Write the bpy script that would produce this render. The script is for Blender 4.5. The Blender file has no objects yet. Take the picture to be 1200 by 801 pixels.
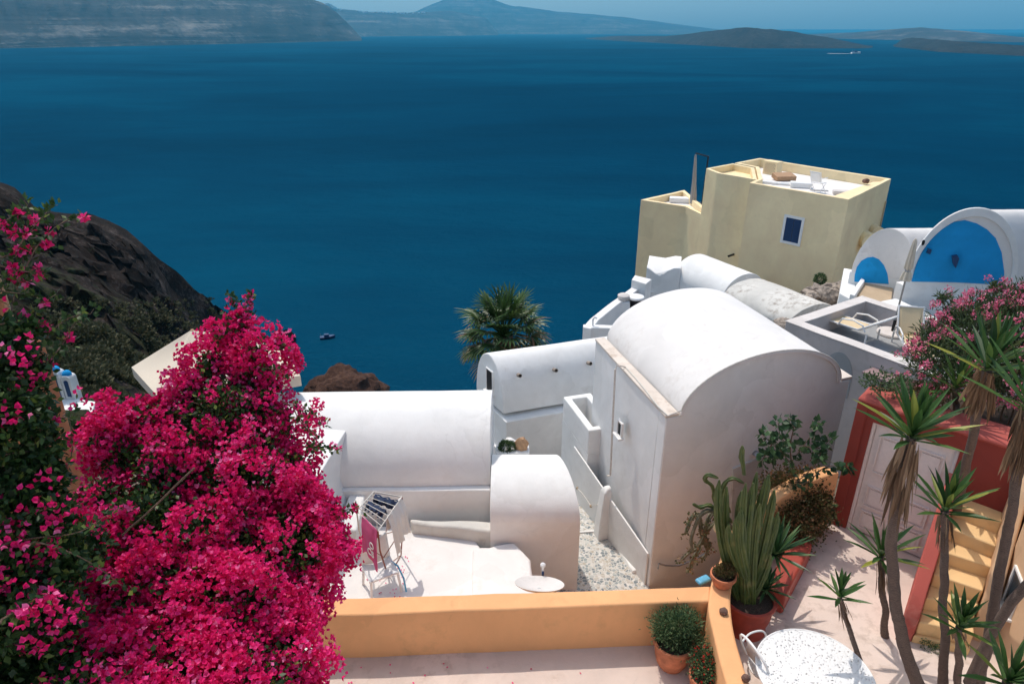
import bpy, bmesh, math, random
import numpy as np
from mathutils import Vector, Matrix, noise
R = math.radians
random.seed(7); rng = np.random.default_rng(11)
S = bpy.context.scene
COL = S.collection

# ------------------------------------------------------------------ camera
PITCH = 24.6; F = 800.0; SEA = -110.0
cd = bpy.data.cameras.new('camera'); cam = bpy.data.objects.new('camera', cd); COL.objects.link(cam)
cam.location = (0, 0, 0); cam.rotation_euler = (R(90 - PITCH), 0, 0)
cd.lens = 24; cd.sensor_width = 36; cd.clip_end = 300000; cd.clip_start = 0.1
S.camera = cam
CP, SP = math.cos(R(PITCH)), math.sin(R(PITCH))

def at(px, py, z=None, y=None, d=None):
    """measured picture point -> place in the world, at a known height, distance or depth"""
    a = (px - 600) / F; b = (py - 400.5) / F
    v = Vector((a, CP - SP * b, -SP - CP * b))
    if z is not None: return v * (z / v.z)
    if y is not None: return v * (y / v.y)
    return v * d

# ------------------------------------------------------------------ objects and tags
WL = {}
def empty(name, loc, label=None, cat=None, group=None):
    o = bpy.data.objects.new(name, None); COL.objects.link(o); o.empty_display_size = .2
    o.location = loc; WL[o.name] = Vector(loc)
    tag(o, label, cat, group); return o
def tag(o, label=None, cat=None, group=None, kind=None):
    if label: o['label'] = label
    if cat: o['category'] = cat
    if group: o['group'] = group
    if kind: o['kind'] = kind
    return o
def link(name, me, mats, parent=None, loc=None):
    if not isinstance(mats, (list, tuple)): mats = [mats]
    for m in mats: me.materials.append(m)
    o = bpy.data.objects.new(name, me); COL.objects.link(o)
    if parent is not None:
        o.parent = parent; w = WL[parent.name]
        me.transform(Matrix.Translation(-w)); WL[o.name] = w
    else:
        if loc is None:
            n = len(me.vertices)
            co = np.empty(n * 3); me.vertices.foreach_get('co', co); co = co.reshape(-1, 3)
            loc = Vector(((co[:, 0].min() + co[:, 0].max()) / 2, (co[:, 1].min() + co[:, 1].max()) / 2, co[:, 2].min()))
        loc = Vector(loc)
        me.transform(Matrix.Translation(-loc)); o.location = loc; WL[o.name] = loc
    return o

def frame_from(dirv, up=Vector((0, 0, 1))):
    t = Vector(dirv).normalized()
    if abs(t.dot(up)) > .98: up = Vector((1, 0, 0))
    s = t.cross(up).normalized(); u = s.cross(t).normalized()
    return t, s, u

class MB:
    def __init__(self): self.v = []; self.f = []; self.m = []; self.mi = 0
    def face(self, idx): self.f.append(tuple(idx)); self.m.append(self.mi)
    def poly(self, pts):
        b = len(self.v); self.v += [tuple(p) for p in pts]; self.face(range(b, b + len(pts)))
    def loft(self, rings, close=True, caps=True):
        b = len(self.v); n = len(rings[0])
        for r in rings: self.v += [tuple(p) for p in r]
        for i in range(len(rings) - 1):
            for j in range(n if close else n - 1):
                k = (j + 1) % n
                self.face((b + i * n + j, b + i * n + k, b + (i + 1) * n + k, b + (i + 1) * n + j))
        if caps and close:
            self.face([b + j for j in range(n)][::-1])
            self.face([b + (len(rings) - 1) * n + j for j in range(n)])
        return self
    def prism(self, poly, z0, z1):
        """plan polygon (xy) between heights; z0/z1 may be lists"""
        n = len(poly)
        Z0 = z0 if isinstance(z0, (list, tuple)) else [z0] * n
        Z1 = z1 if isinstance(z1, (list, tuple)) else [z1] * n
        return self.loft([[(p[0], p[1], a) for p, a in zip(poly, Z0)], [(p[0], p[1], a) for p, a in zip(poly, Z1)]])
    def box(self, c, s, rz=0, M=None):
        hx, hy, hz = s[0] / 2, s[1] / 2, s[2] / 2
        M = M or Matrix.Rotation(rz, 3, 'Z'); c = Vector(c)
        lo = [c + M @ Vector((x, y, -hz)) for x, y in ((-hx, -hy), (hx, -hy), (hx, hy), (-hx, hy))]
        hi = [c + M @ Vector((x, y, hz)) for x, y in ((-hx, -hy), (hx, -hy), (hx, hy), (-hx, hy))]
        return self.loft([lo, hi])
    def tube(self, pts, r, n=8, caps=True):
        pts = [Vector(p) for p in pts]
        if not isinstance(r, (list, tuple)): r = [r] * len(pts)
        rings = []
        up = Vector((0, 0, 1)); t0 = (pts[1] - pts[0]).normalized()
        if abs(t0.dot(up)) > .9: up = Vector((1, 0, 0))
        s = t0.cross(up).normalized()
        for i, p in enumerate(pts):
            t = (pts[min(i + 1, len(pts) - 1)] - pts[max(i - 1, 0)]).normalized()
            s = (s - t * s.dot(t)).normalized(); u = t.cross(s)
            rings.append([p + (s * math.cos(a) + u * math.sin(a)) * r[i] for a in [2 * math.pi * k / n for k in range(n)]])
        return self.loft(rings, True, caps)
    def lathe(self, c, prof, n=24, tilt=None, caps=True):
        c = Vector(c); M = tilt or Matrix.Identity(3)
        return self.loft([[c + M @ Vector((r * math.cos(a), r * math.sin(a), z)) for a in [2 * math.pi * k / n for k in range(n)]] for r, z in prof], True, caps)
    def grid(self, fn, nu, nv):
        b = len(self.v)
        for j in range(nv + 1):
            for i in range(nu + 1): self.v.append(tuple(fn(i / nu, j / nv)))
        for j in range(nv):
            for i in range(nu):
                q = b + j * (nu + 1) + i; self.face((q, q + 1, q + nu + 2, q + nu + 1))
        return self
    def vault(self, A, B, side, h, n=28, t0=0.0, t1=math.pi, base=0.0):
        """barrel between springing centres A and B; side = half width vector; h rise"""
        A, B, side = Vector(A), Vector(B), Vector(side)
        def ring(P):
            r = [P + side * math.cos(t) + Vector((0, 0, h * math.sin(t))) for t in [t0 + (t1 - t0) * k / n for k in range(n + 1)]]
            return [P + side * math.cos(t0) - Vector((0, 0, base))] + r + [P + side * math.cos(t1) - Vector((0, 0, base))]
        k = max(1, int((B - A).length / .5))
        return self.loft([ring(A.lerp(B, i / k)) for i in range(k + 1)])
    def build(self, name, mat, parent=None, bevel=0, wob=0, smooth=40, sub=0, loc=None, wscale=.9, solid=0):
        me = bpy.data.meshes.new(name)
        me.from_pydata(self.v, [], self.f)
        if any(self.m): me.polygons.foreach_set('material_index', self.m)
        bm = bmesh.new(); bm.from_mesh(me)
        bmesh.ops.remove_doubles(bm, verts=bm.verts, dist=1e-5)
        bmesh.ops.recalc_face_normals(bm, faces=bm.faces)
        if wob:
            for it in range(2):
                es = [e for e in bm.edges if e.calc_length() > .55]
                if not es: break
                bmesh.ops.subdivide_edges(bm, edges=es, cuts=max(1, min(4, int(max(e.calc_length() for e in es) / .5))) if it == 0 else 1, use_grid_fill=True)
            for v in bm.verts:
                n_ = noise.noise_vector(v.co * wscale) ; n2 = noise.noise_vector(v.co * wscale * 3.1)
                v.co += n_ * wob + n2 * wob * .4
        bm.to_mesh(me); bm.free()
        if smooth:
            me.shade_smooth(); me.set_sharp_from_angle(angle=R(smooth))
        o = link(name, me, mat, parent, loc)
        if solid:
            m = o.modifiers.new('solid', 'SOLIDIFY'); m.thickness = solid; m.offset = 0
        if bevel:
            m = o.modifiers.new('bevel', 'BEVEL'); m.width = bevel; m.segments = 3; m.limit_method = 'ANGLE'; m.angle_limit = R(38)
            w = o.modifiers.new('wn', 'WEIGHTED_NORMAL'); w.keep_sharp = False
        if sub:
            m = o.modifiers.new('sub', 'SUBSURF'); m.levels = m.render_levels = sub
        return o

def inset(poly, t):
    """shrink a plan polygon by t"""
    P = [Vector((p[0], p[1])) for p in poly]; n = len(P)
    area = sum(P[i].x * P[(i + 1) % n].y - P[(i + 1) % n].x * P[i].y for i in range(n))
    sg = 1 if area > 0 else -1
    out = []
    for i in range(n):
        a, b, c = P[i - 1], P[i], P[(i + 1) % n]
        d1 = (b - a).normalized(); d2 = (c - b).normalized()
        n1 = Vector((-d1.y, d1.x)) * sg; n2 = Vector((-d2.y, d2.x)) * sg
        m = n1 + n2
        k = t / max(.25, (1 + n1.dot(n2)))
        out.append(b + m * k)
    return out
def ring_mb(poly, t, z0, z1, mb=None):
    mb = mb or MB(); ins = inset(poly, t); n = len(poly)
    o = [(p[0], p[1]) for p in poly]; i_ = [(p[0], p[1]) for p in ins]
    mb.loft([[(x, y, z0) for x, y in o], [(x, y, z1) for x, y in o], [(x, y, z1) for x, y in i_], [(x, y, z0) for x, y in i_], [(x, y, z0) for x, y in o]], True, False)
    return mb
def xy(v): return (v[0], v[1])

# ------------------------------------------------------------------ materials
def nodes(name):
    m = bpy.data.materials.new(name); m.use_nodes = True; nt = m.node_tree; nt.nodes.clear()
    out = nt.nodes.new('ShaderNodeOutputMaterial'); return m, nt, out
def N(nt, t, **k):
    n = nt.nodes.new(t)
    for a, b in k.items():
        if a in n.inputs.keys() if isinstance(a, str) else False: n.inputs[a].default_value = b
        else: setattr(n, a, b)
    return n
def L(nt, a, b): nt.links.new(a, b)
def ramp(nt, fac, stops):
    r = nt.nodes.new('ShaderNodeValToRGB'); e = r.color_ramp.elements
    while len(e) < len(stops): e.new(.5)
    for i, (p, c) in enumerate(stops):
        e[i].position = p; e[i].color = (*c, 1) if len(c) == 3 else c
    L(nt, fac, r.inputs[0]); return r.outputs[0]
def noise_tex(nt, co, scale, detail=4, rough=.55, dist=0.0):
    n = nt.nodes.new('ShaderNodeTexNoise'); n.inputs['Scale'].default_value = scale
    n.inputs['Detail'].default_value = detail; n.inputs['Roughness'].default_value = rough
    n.inputs['Distortion'].default_value = dist
    L(nt, co, n.inputs['Vector']); return n.outputs['Fac']
def world_co(nt, scale=(1, 1, 1)):
    g = nt.nodes.new('ShaderNodeNewGeometry')
    mp = nt.nodes.new('ShaderNodeMapping'); mp.inputs['Scale'].default_value = scale
    L(nt, g.outputs['Position'], mp.inputs['Vector']); return mp.outputs[0]
def mixc(nt, fac, a, b, mode='MIX'):
    m = nt.nodes.new('ShaderNodeMix'); m.data_type = 'RGBA'; m.blend_type = mode
    for i, s in ((0, fac), (6, a), (7, b)):
        if isinstance(s, (int, float)): m.inputs[i].default_value = s
        elif isinstance(s, tuple): m.inputs[i].default_value = (*s, 1)
        else: L(nt, s, m.inputs[i])
    return m.outputs[2]

def stucco(name, col, dirt=(.45, .38, .30), dirt_amt=.35, bump=.35, rough=.92, var=.06, streak=.25):
    m, nt, out = nodes(name)
    co = world_co(nt)
    big = noise_tex(nt, co, .8, 6, .6, .4)
    med = noise_tex(nt, co, 5, 6, .65)
    fine = noise_tex(nt, co, 42, 3, .6)
    lo = tuple(c * (1 - var * 2) for c in col); hi = tuple(min(.95, c * (1 + var)) for c in col)
    c = ramp(nt, big, [(.3, lo), (.7, hi)])
    # stains and rubbed patches
    f1 = ramp(nt, med, [(.48, (0, 0, 0)), (.68, (1, 1, 1))])
    f2 = ramp(nt, big, [(.46, (0, 0, 0)), (.60, (1, 1, 1))])
    mul = nt.nodes.new('ShaderNodeMath'); mul.operation = 'MULTIPLY'; L(nt, f1, mul.inputs[0]); L(nt, f2, mul.inputs[1])
    sc = nt.nodes.new('ShaderNodeMath'); sc.operation = 'MULTIPLY'; L(nt, mul.outputs[0], sc.inputs[0]); sc.inputs[1].default_value = dirt_amt
    c = mixc(nt, sc.outputs[0], c, dirt)
    # rain streaks: stretched downwards
    co2 = world_co(nt, (6, 6, .5))
    st = ramp(nt, noise_tex(nt, co2, 1.6, 4, .6), [(.58, (0, 0, 0)), (.8, (1, 1, 1))])
    sc2 = nt.nodes.new('ShaderNodeMath'); sc2.operation = 'MULTIPLY'; L(nt, st, sc2.inputs[0]); sc2.inputs[1].default_value = streak
    c = mixc(nt, sc2.outputs[0], c, tuple(a * b + .05 for a, b in zip(col, (.72, .68, .6))))
    dst = nt.nodes.new('ShaderNodeTexNoise'); dst.inputs['Scale'].default_value = 2.2; dst.inputs['Detail'].default_value = 5; L(nt, co, dst.inputs['Vector'])
    wp = nt.nodes.new('ShaderNodeMix'); wp.data_type = 'VECTOR'; wp.inputs[0].default_value = .35; L(nt, co, wp.inputs[4]); L(nt, dst.outputs['Color'], wp.inputs[5])
    vc = nt.nodes.new('ShaderNodeTexVoronoi'); vc.inputs['Scale'].default_value = 1.3; L(nt, wp.outputs[1], vc.inputs['Vector'])
    sv_ = nt.nodes.new('ShaderNodeSeparateColor'); L(nt, vc.outputs['Color'], sv_.inputs[0])
    coat = ramp(nt, sv_.outputs[0], [(.2, (.935, .935, .93)), (.8, (1, 1, 1))]); c = mixc(nt, 1.0, c, coat, 'MULTIPLY')
    ve = nt.nodes.new('ShaderNodeTexVoronoi'); ve.feature = 'DISTANCE_TO_EDGE'; ve.inputs['Scale'].default_value = .75; L(nt, wp.outputs[1], ve.inputs['Vector'])
    cm_ = nt.nodes.new('ShaderNodeMath'); cm_.operation = 'MULTIPLY'; L(nt, ramp(nt, ve.outputs['Distance'], [(.002, (1, 1, 1)), (.006, (0, 0, 0))]), cm_.inputs[0]); L(nt, ramp(nt, med, [(.45, (0, 0, 0)), (.6, (.16, .16, .16))]), cm_.inputs[1])
    c = mixc(nt, cm_.outputs[0], c, tuple(x * .5 for x in col))
    b = nt.nodes.new('ShaderNodeBsdfPrincipled'); L(nt, c, b.inputs['Base Color'])
    b.inputs['Roughness'].default_value = rough; b.inputs['Specular IOR Level'].default_value = .25
    b1 = nt.nodes.new('ShaderNodeBump'); b1.inputs['Strength'].default_value = bump; b1.inputs['Distance'].default_value = .012; L(nt, med, b1.inputs['Height'])
    b2 = nt.nodes.new('ShaderNodeBump'); b2.inputs['Strength'].default_value = bump * .8; b2.inputs['Distance'].default_value = .004; L(nt, fine, b2.inputs['Height']); L(nt, b1.outputs[0], b2.inputs['Normal'])
    b3 = nt.nodes.new('ShaderNodeBump'); b3.inputs['Strength'].default_value = bump * .9; b3.inputs['Distance'].default_value = .05; L(nt, noise_tex(nt, co, 1.7, 2, .5), b3.inputs['Height']); L(nt, b2.outputs[0], b3.inputs['Normal'])
    L(nt, b3.outputs[0], b.inputs['Normal']); L(nt, b.outputs[0], out.inputs[0]); return m

def plain(name, col, rough=.5, metal=0, var=.12, bump=.1, scale=20, spec=.4):
    m, nt, out = nodes(name); co = world_co(nt)
    n = noise_tex(nt, co, scale, 4, .6)
    c = ramp(nt, n, [(.3, tuple(x * (1 - var) for x in col)), (.7, tuple(min(.95, x * (1 + var)) for x in col))])
    b = nt.nodes.new('ShaderNodeBsdfPrincipled'); L(nt, c, b.inputs['Base Color'])
    b.inputs['Roughness'].default_value = rough; b.inputs['Metallic'].default_value = metal; b.inputs['Specular IOR Level'].default_value = spec
    if bump:
        bp = nt.nodes.new('ShaderNodeBump'); bp.inputs['Strength'].default_value = bump; bp.inputs['Distance'].default_value = .01
        L(nt, n, bp.inputs['Height']); L(nt, bp.outputs[0], b.inputs['Normal'])
    L(nt, b.outputs[0], out.inputs[0]); return m

def leafmat(name, stops, rough=.5, trans=.3, tcol=None):
    """stops: colour ramp over the per-face random attribute"""
    m, nt, out = nodes(name)
    a = nt.nodes.new('ShaderNodeAttribute'); a.attribute_name = 'rnd'
    c = ramp(nt, a.outputs['Fac'], stops)
    b = nt.nodes.new('ShaderNodeBsdfPrincipled'); L(nt, c, b.inputs['Base Color']); b.inputs['Roughness'].default_value = rough
    b.inputs['Specular IOR Level'].default_value = .35
    t = nt.nodes.new('ShaderNodeBsdfTranslucent')
    if tcol: t.inputs[0].default_value = (*tcol, 1)
    else: L(nt, c, t.inputs[0])
    mx = nt.nodes.new('ShaderNodeMixShader'); mx.inputs[0].default_value = trans
    L(nt, b.outputs[0], mx.inputs[1]); L(nt, t.outputs[0], mx.inputs[2]); L(nt, mx.outputs[0], out.inputs[0]); return m

def bark(name, c1, c2, rings=0):
    m, nt, out = nodes(name)
    tc = nt.nodes.new('ShaderNodeNewGeometry'); mp = nt.nodes.new('ShaderNodeMapping'); mp.inputs['Scale'].default_value = (1, 1, 1) if rings else (6, 6, 1.5)
    L(nt, tc.outputs['Position'], mp.inputs['Vector'])
    n = noise_tex(nt, mp.outputs[0], 14, 5, .7)
    h = n
    if rings:
        w = nt.nodes.new('ShaderNodeTexWave'); w.bands_direction = 'Z'; w.inputs['Scale'].default_value = rings; w.inputs['Distortion'].default_value = 5; w.inputs['Detail'].default_value = 3; w.inputs['Detail Scale'].default_value = 2.5
        L(nt, mp.outputs[0], w.inputs['Vector'])
        ad = nt.nodes.new('ShaderNodeMath'); ad.operation = 'ADD'; L(nt, w.outputs['Fac'], ad.inputs[0]); L(nt, n, ad.inputs[1])
        md = nt.nodes.new('ShaderNodeMath'); md.operation = 'MULTIPLY'; L(nt, ad.outputs[0], md.inputs[0]); md.inputs[1].default_value = .5; h = md.outputs[0]
    c = ramp(nt, h, [(.3, c1), (.7, c2)])
    b = nt.nodes.new('ShaderNodeBsdfPrincipled'); L(nt, c, b.inputs['Base Color']); b.inputs['Roughness'].default_value = .9
    bp = nt.nodes.new('ShaderNodeBump'); bp.inputs['Strength'].default_value = .8; bp.inputs['Distance'].default_value = .015; L(nt, h, bp.inputs['Height'])
    L(nt, bp.outputs[0], b.inputs['Normal']); L(nt, b.outputs[0], out.inputs[0]); return m

M = {}
M['white'] = stucco('whitewash', (.84, .83, .815), dirt_amt=.12, streak=.10)
M['white_roof'] = stucco('whitewash_roof', (.82, .79, .77), dirt=(.50, .44, .38), dirt_amt=.32, streak=.05, var=.05)
M['coping'] = stucco('stained_coping', (.72, .64, .57), dirt=(.45, .34, .26), dirt_amt=.6)
M['white_old'] = stucco('weathered_whitewash', (.66, .64, .60), dirt=(.26, .21, .17), dirt_amt=.95, streak=.5, bump=1.0, var=.1)
M['greige'] = stucco('greige_plaster', (.52, .47, .455), dirt=(.33, .29, .27), dirt_amt=.4)
M['greige_top'] = stucco('pale_coping', (.68, .63, .6), dirt=(.4, .35, .3), dirt_amt=.3)
M['yellow'] = stucco('cream_yellow_plaster', (.95, .74, .46), dirt=(.66, .48, .28), dirt_amt=.15, streak=.12, bump=.25)
M['orange'] = stucco('ochre_plaster', (.84, .44, .21), dirt=(.5, .28, .13), dirt_amt=.35, streak=.15)
M['orange2'] = stucco('amber_plaster', (.84, .56, .28), dirt=(.5, .3, .15), dirt_amt=.3, streak=.1)
M['ramp_side'] = stucco('pale_orange_plaster', (.74, .49, .30), dirt_amt=.2)
M['red'] = stucco('oxide_red_plaster', (.46, .105, .085), dirt=(.62, .3, .24), dirt_amt=.4, streak=.1)
M['darkred'] = stucco('dark_red_plaster', (.30, .055, .04), dirt=(.2, .06, .05), dirt_amt=.3)
M['terrace'] = stucco('pink_cement_floor', (.73, .60, .53), dirt=(.42, .32, .26), dirt_amt=.7, streak=0, bump=.5, var=.09)
M['terra_wall'] = stucco('terracotta_plaster', (.42, .17, .08), dirt_amt=.3)
M['grey_floor'] = stucco('grey_cement_floor', (.34, .35, .36), dirt=(.15, .15, .15), dirt_amt=.4, streak=0)
M['blue'] = stucco('blue_paint', (.015, .33, .72), dirt=(.01, .22, .5), dirt_amt=.3, streak=.08, bump=.6, var=.1)
M['sand'] = stucco('sandy_cement', (.50, .38, .26), dirt=(.3, .22, .15), dirt_amt=.6)
M['blue_wood'] = plain('blue_shutter_paint', (.01, .05, .14), .5)
M['white_paint'] = plain('white_paint', (.78, .77, .76), .45, var=.04, bump=.03)
M['door_paint'] = plain('door_pale_paint', (.80, .69, .64), .5, var=.05, bump=.05)
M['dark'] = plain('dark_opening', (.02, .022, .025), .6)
M['glass'] = plain('dark_glass', (.02, .035, .05), .08, var=.05, bump=0, spec=.8)
M['metal'] = plain('galvanised_metal', (.4, .4, .4), .4, .7)
M['black'] = plain('black_metal', (.02, .02, .022), .45, .3)
M['cream_pipe'] = plain('cream_pipe', (.62, .58, .53), .5)
M['terracotta'] = plain('terracotta', (.50, .17, .085), .8, var=.3, bump=.4, scale=9)
M['redpot'] = plain('red_glazed_pot', (.36, .06, .04), .5, var=.15, scale=8)
M['soil'] = plain('soil', (.06, .04, .03), 1, var=.5, bump=.8, scale=60)
M['stone'] = plain('brown_stone', (.16, .09, .07), .9, var=.35, bump=.8, scale=25)
M['rubble'] = plain('rubble_stone', (.30, .25, .21), .95, var=.5, bump=1.0, scale=9)
M['towel_white'] = plain('white_towel', (.70, .68, .65), 1, var=.05, bump=.4, scale=120)
M['towel_pink'] = plain('pink_towel', (.62, .10, .24), 1, var=.07, bump=.4, scale=120)
M['navy_cloth'] = plain('navy_cloth', (.03, .045, .09), 1, var=.3, bump=.4, scale=60)
M['cream_cloth'] = plain('cream_canvas', (.66, .58, .47), .9, var=.05, bump=.2, scale=80)
M['sling'] = plain('beige_sling', (.66, .52, .33), .8, var=.06, bump=.1, scale=80)
M['grey_cloth'] = plain('grey_canvas', (.38, .37, .37), .9, var=.1, bump=.2, scale=60)
M['rust'] = plain('rusty_rod', (.25, .08, .05), .8, var=.4, scale=60)
M['wood'] = plain('wood', (.42, .25, .14), .7, var=.25, bump=.3, scale=18)
M['pinktable'] = plain('dusty_rose_table_top', (.30, .20, .20), .6, var=.1)
M['blue_plastic'] = plain('light_blue_plastic', (.12, .40, .62), .4)
M['bark'] = bark('bark', (.045, .03, .025), (.16, .11, .085))
M['yucca_bark'] = bark('yucca_bark', (.07, .046, .038), (.24, .165, .13), 26)
M['stem'] = bark('stem', (.10, .06, .04), (.24, .16, .11))
M['yucca'] = leafmat('yucca_leaf', [(0, (.02, .055, .02)), (.5, (.045, .11, .028)), (.82, (.09, .17, .04)), (1, (.32, .33, .06))], .4, .25)
M['yucca_dry'] = leafmat('dry_leaf', [(0, (.10, .055, .03)), (.5, (.20, .12, .07)), (1, (.36, .24, .15))], .8, .2)
M['palm'] = leafmat('palm_leaf', [(0, (.02, .055, .014)), (.6, (.06, .12, .03)), (1, (.18, .20, .07))], .4, .2)
M['palm_dry'] = leafmat('palm_dry', [(0, (.15, .08, .045)), (.5, (.28, .17, .10)), (1, (.42, .28, .18))], .8, .2)
M['bract'] = leafmat('magenta_bract', [(0, (.58, .004, .09)), (.45, (.82, .010, .18)), (.82, (.90, .05, .31)), (1, (.93, .26, .52))], .6, .35)
M['boug_leaf'] = leafmat('bougainvillea_leaf', [(0, (.012, .035, .012)), (.6, (.03, .075, .02)), (.9, (.07, .13, .03)), (1, (.20, .26, .05))], .45, .3)
M['oleander_leaf'] = leafmat('oleander_leaf', [(0, (.03, .055, .025)), (.6, (.06, .10, .04)), (1, (.14, .18, .07))], .5, .25)
M['oleander_bloom'] = leafmat('oleander_bloom', [(0, (.70, .09, .20)), (.5, (.84, .18, .32)), (1, (.90, .42, .52))], .6, .35)
M['herb_leaf'] = leafmat('herb_leaf', [(0, (.03, .07, .03)), (.6, (.07, .13, .05)), (1, (.20, .26, .12))], .6, .25)
M['red_bloom'] = leafmat('red_bloom', [(0, (.60, .01, .01)), (1, (.85, .08, .06))], .6, .3)
M['fig_leaf'] = leafmat('fig_leaf', [(0, (.02, .055, .025)), (.6, (.04, .10, .04)), (1, (.10, .18, .07))], .5, .3)
M['brown_leaf'] = leafmat('bronze_leaf', [(0, (.05, .055, .02)), (.5, (.13, .12, .04)), (1, (.28, .13, .07))], .6, .25)
M['agave'] = leafmat('agave_leaf', [(0, (.02, .06, .025)), (.6, (.045, .11, .04)), (1, (.16, .24, .10))], .4, .15)
M['shrub'] = leafmat('dry_shrub', [(0, (.035, .045, .02)), (.6, (.08, .085, .04)), (1, (.16, .14, .08))], .8, .2)
def cactus_mat():
    m, nt, out = nodes('cactus_skin'); co = world_co(nt)
    n = noise_tex(nt, co, 7, 4, .6); c = ramp(nt, n, [(.35, (.045, .08, .022)), (.6, (.095, .125, .032)), (.75, (.20, .18, .075))])
    b = nt.nodes.new('ShaderNodeBsdfPrincipled'); L(nt, c, b.inputs['Base Color']); b.inputs['Roughness'].default_value = .5
    L(nt, b.outputs[0], out.inputs[0]); return m
M['cactus'] = cactus_mat()
M['cactus_grey'] = plain('old_cactus_skin', (.16, .14, .09), .8, var=.4, bump=.6, scale=14)

def pebble_mat():
    m, nt, out = nodes('pebble_paving'); co = world_co(nt)
    v = nt.nodes.new('ShaderNodeTexVoronoi'); v.inputs['Scale'].default_value = 17; v.inputs['Randomness'].default_value = 1; L(nt, co, v.inputs['Vector'])
    v2 = nt.nodes.new('ShaderNodeTexVoronoi'); v2.feature = 'DISTANCE_TO_EDGE'; v2.inputs['Scale'].default_value = 17; L(nt, co, v2.inputs['Vector'])
    f = ramp(nt, v2.outputs['Distance'], [(.05, (0, 0, 0)), (.10, (1, 1, 1))])
    sep = nt.nodes.new('ShaderNodeSeparateColor'); L(nt, v.outputs['Color'], sep.inputs[0])
    pc = ramp(nt, sep.outputs[0], [(0, (.16, .19, .21)), (.35, (.30, .34, .34)), (.55, (.62, .60, .56)), (.8, (.42, .37, .30)), (1, (.7, .68, .65))])
    c = mixc(nt, f, (.66, .64, .61), pc)
    b = nt.nodes.new('ShaderNodeBsdfPrincipled'); L(nt, c, b.inputs['Base Color']); b.inputs['Roughness'].default_value = .8
    bp = nt.nodes.new('ShaderNodeBump'); bp.inputs['Strength'].default_value = .6; bp.inputs['Distance'].default_value = .02; L(nt, f, bp.inputs['Height']); L(nt, bp.outputs[0], b.inputs['Normal'])
    L(nt, b.outputs[0], out.inputs[0]); return m
M['pebble'] = pebble_mat()

def sea_mat():
    m, nt, out = nodes('sea_water')
    co = world_co(nt)
    b = nt.nodes.new('ShaderNodeBsdfDiffuse')
    big = noise_tex(nt, world_co(nt, (.0010, .0018, 1)), 1.0, 5, .6, .8)
    mid = noise_tex(nt, world_co(nt, (.010, .022, 1)), 1.0, 4, .6, .5)
    md = nt.nodes.new('ShaderNodeMath'); md.operation = 'MULTIPLY_ADD'; L(nt, mid, md.inputs[0]); md.inputs[1].default_value = .25; L(nt, big, md.inputs[2])
    c = ramp(nt, md.outputs[0], [(.38, (.0001, .019, .047)), (.60, (.0002, .031, .070)), (.84, (.0004, .052, .102))])
    L(nt, c, b.inputs['Color'])
    gl = nt.nodes.new('ShaderNodeBsdfGlossy'); gl.inputs['Roughness'].default_value = .24; gl.inputs[0].default_value = (.1, .6, 1, 1); mxs = nt.nodes.new('ShaderNodeMixShader'); mxs.inputs[0].default_value = .022
    w1 = noise_tex(nt, world_co(nt, (.8, 1.3, 1)), .55, 5, .72, .4)
    w2 = noise_tex(nt, world_co(nt, (.05, .10, 1)), 1.0, 4, .65, .3)
    b1 = nt.nodes.new('ShaderNodeBump'); b1.inputs['Strength'].default_value = 1; b1.inputs['Distance'].default_value = .85; L(nt, w1, b1.inputs['Height'])
    b2 = nt.nodes.new('ShaderNodeBump'); b2.inputs['Strength'].default_value = 1; b2.inputs['Distance'].default_value = 1.6; L(nt, w2, b2.inputs['Height']); L(nt, b1.outputs[0], b2.inputs['Normal'])
    L(nt, b2.outputs[0], b.inputs['Normal']); L(nt, b2.outputs[0], gl.inputs['Normal']); L(nt, b.outputs[0], mxs.inputs[1]); L(nt, gl.outputs[0], mxs.inputs[2]); L(nt, mxs.outputs[0], out.inputs[0]); return m
M['sea'] = sea_mat()

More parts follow.
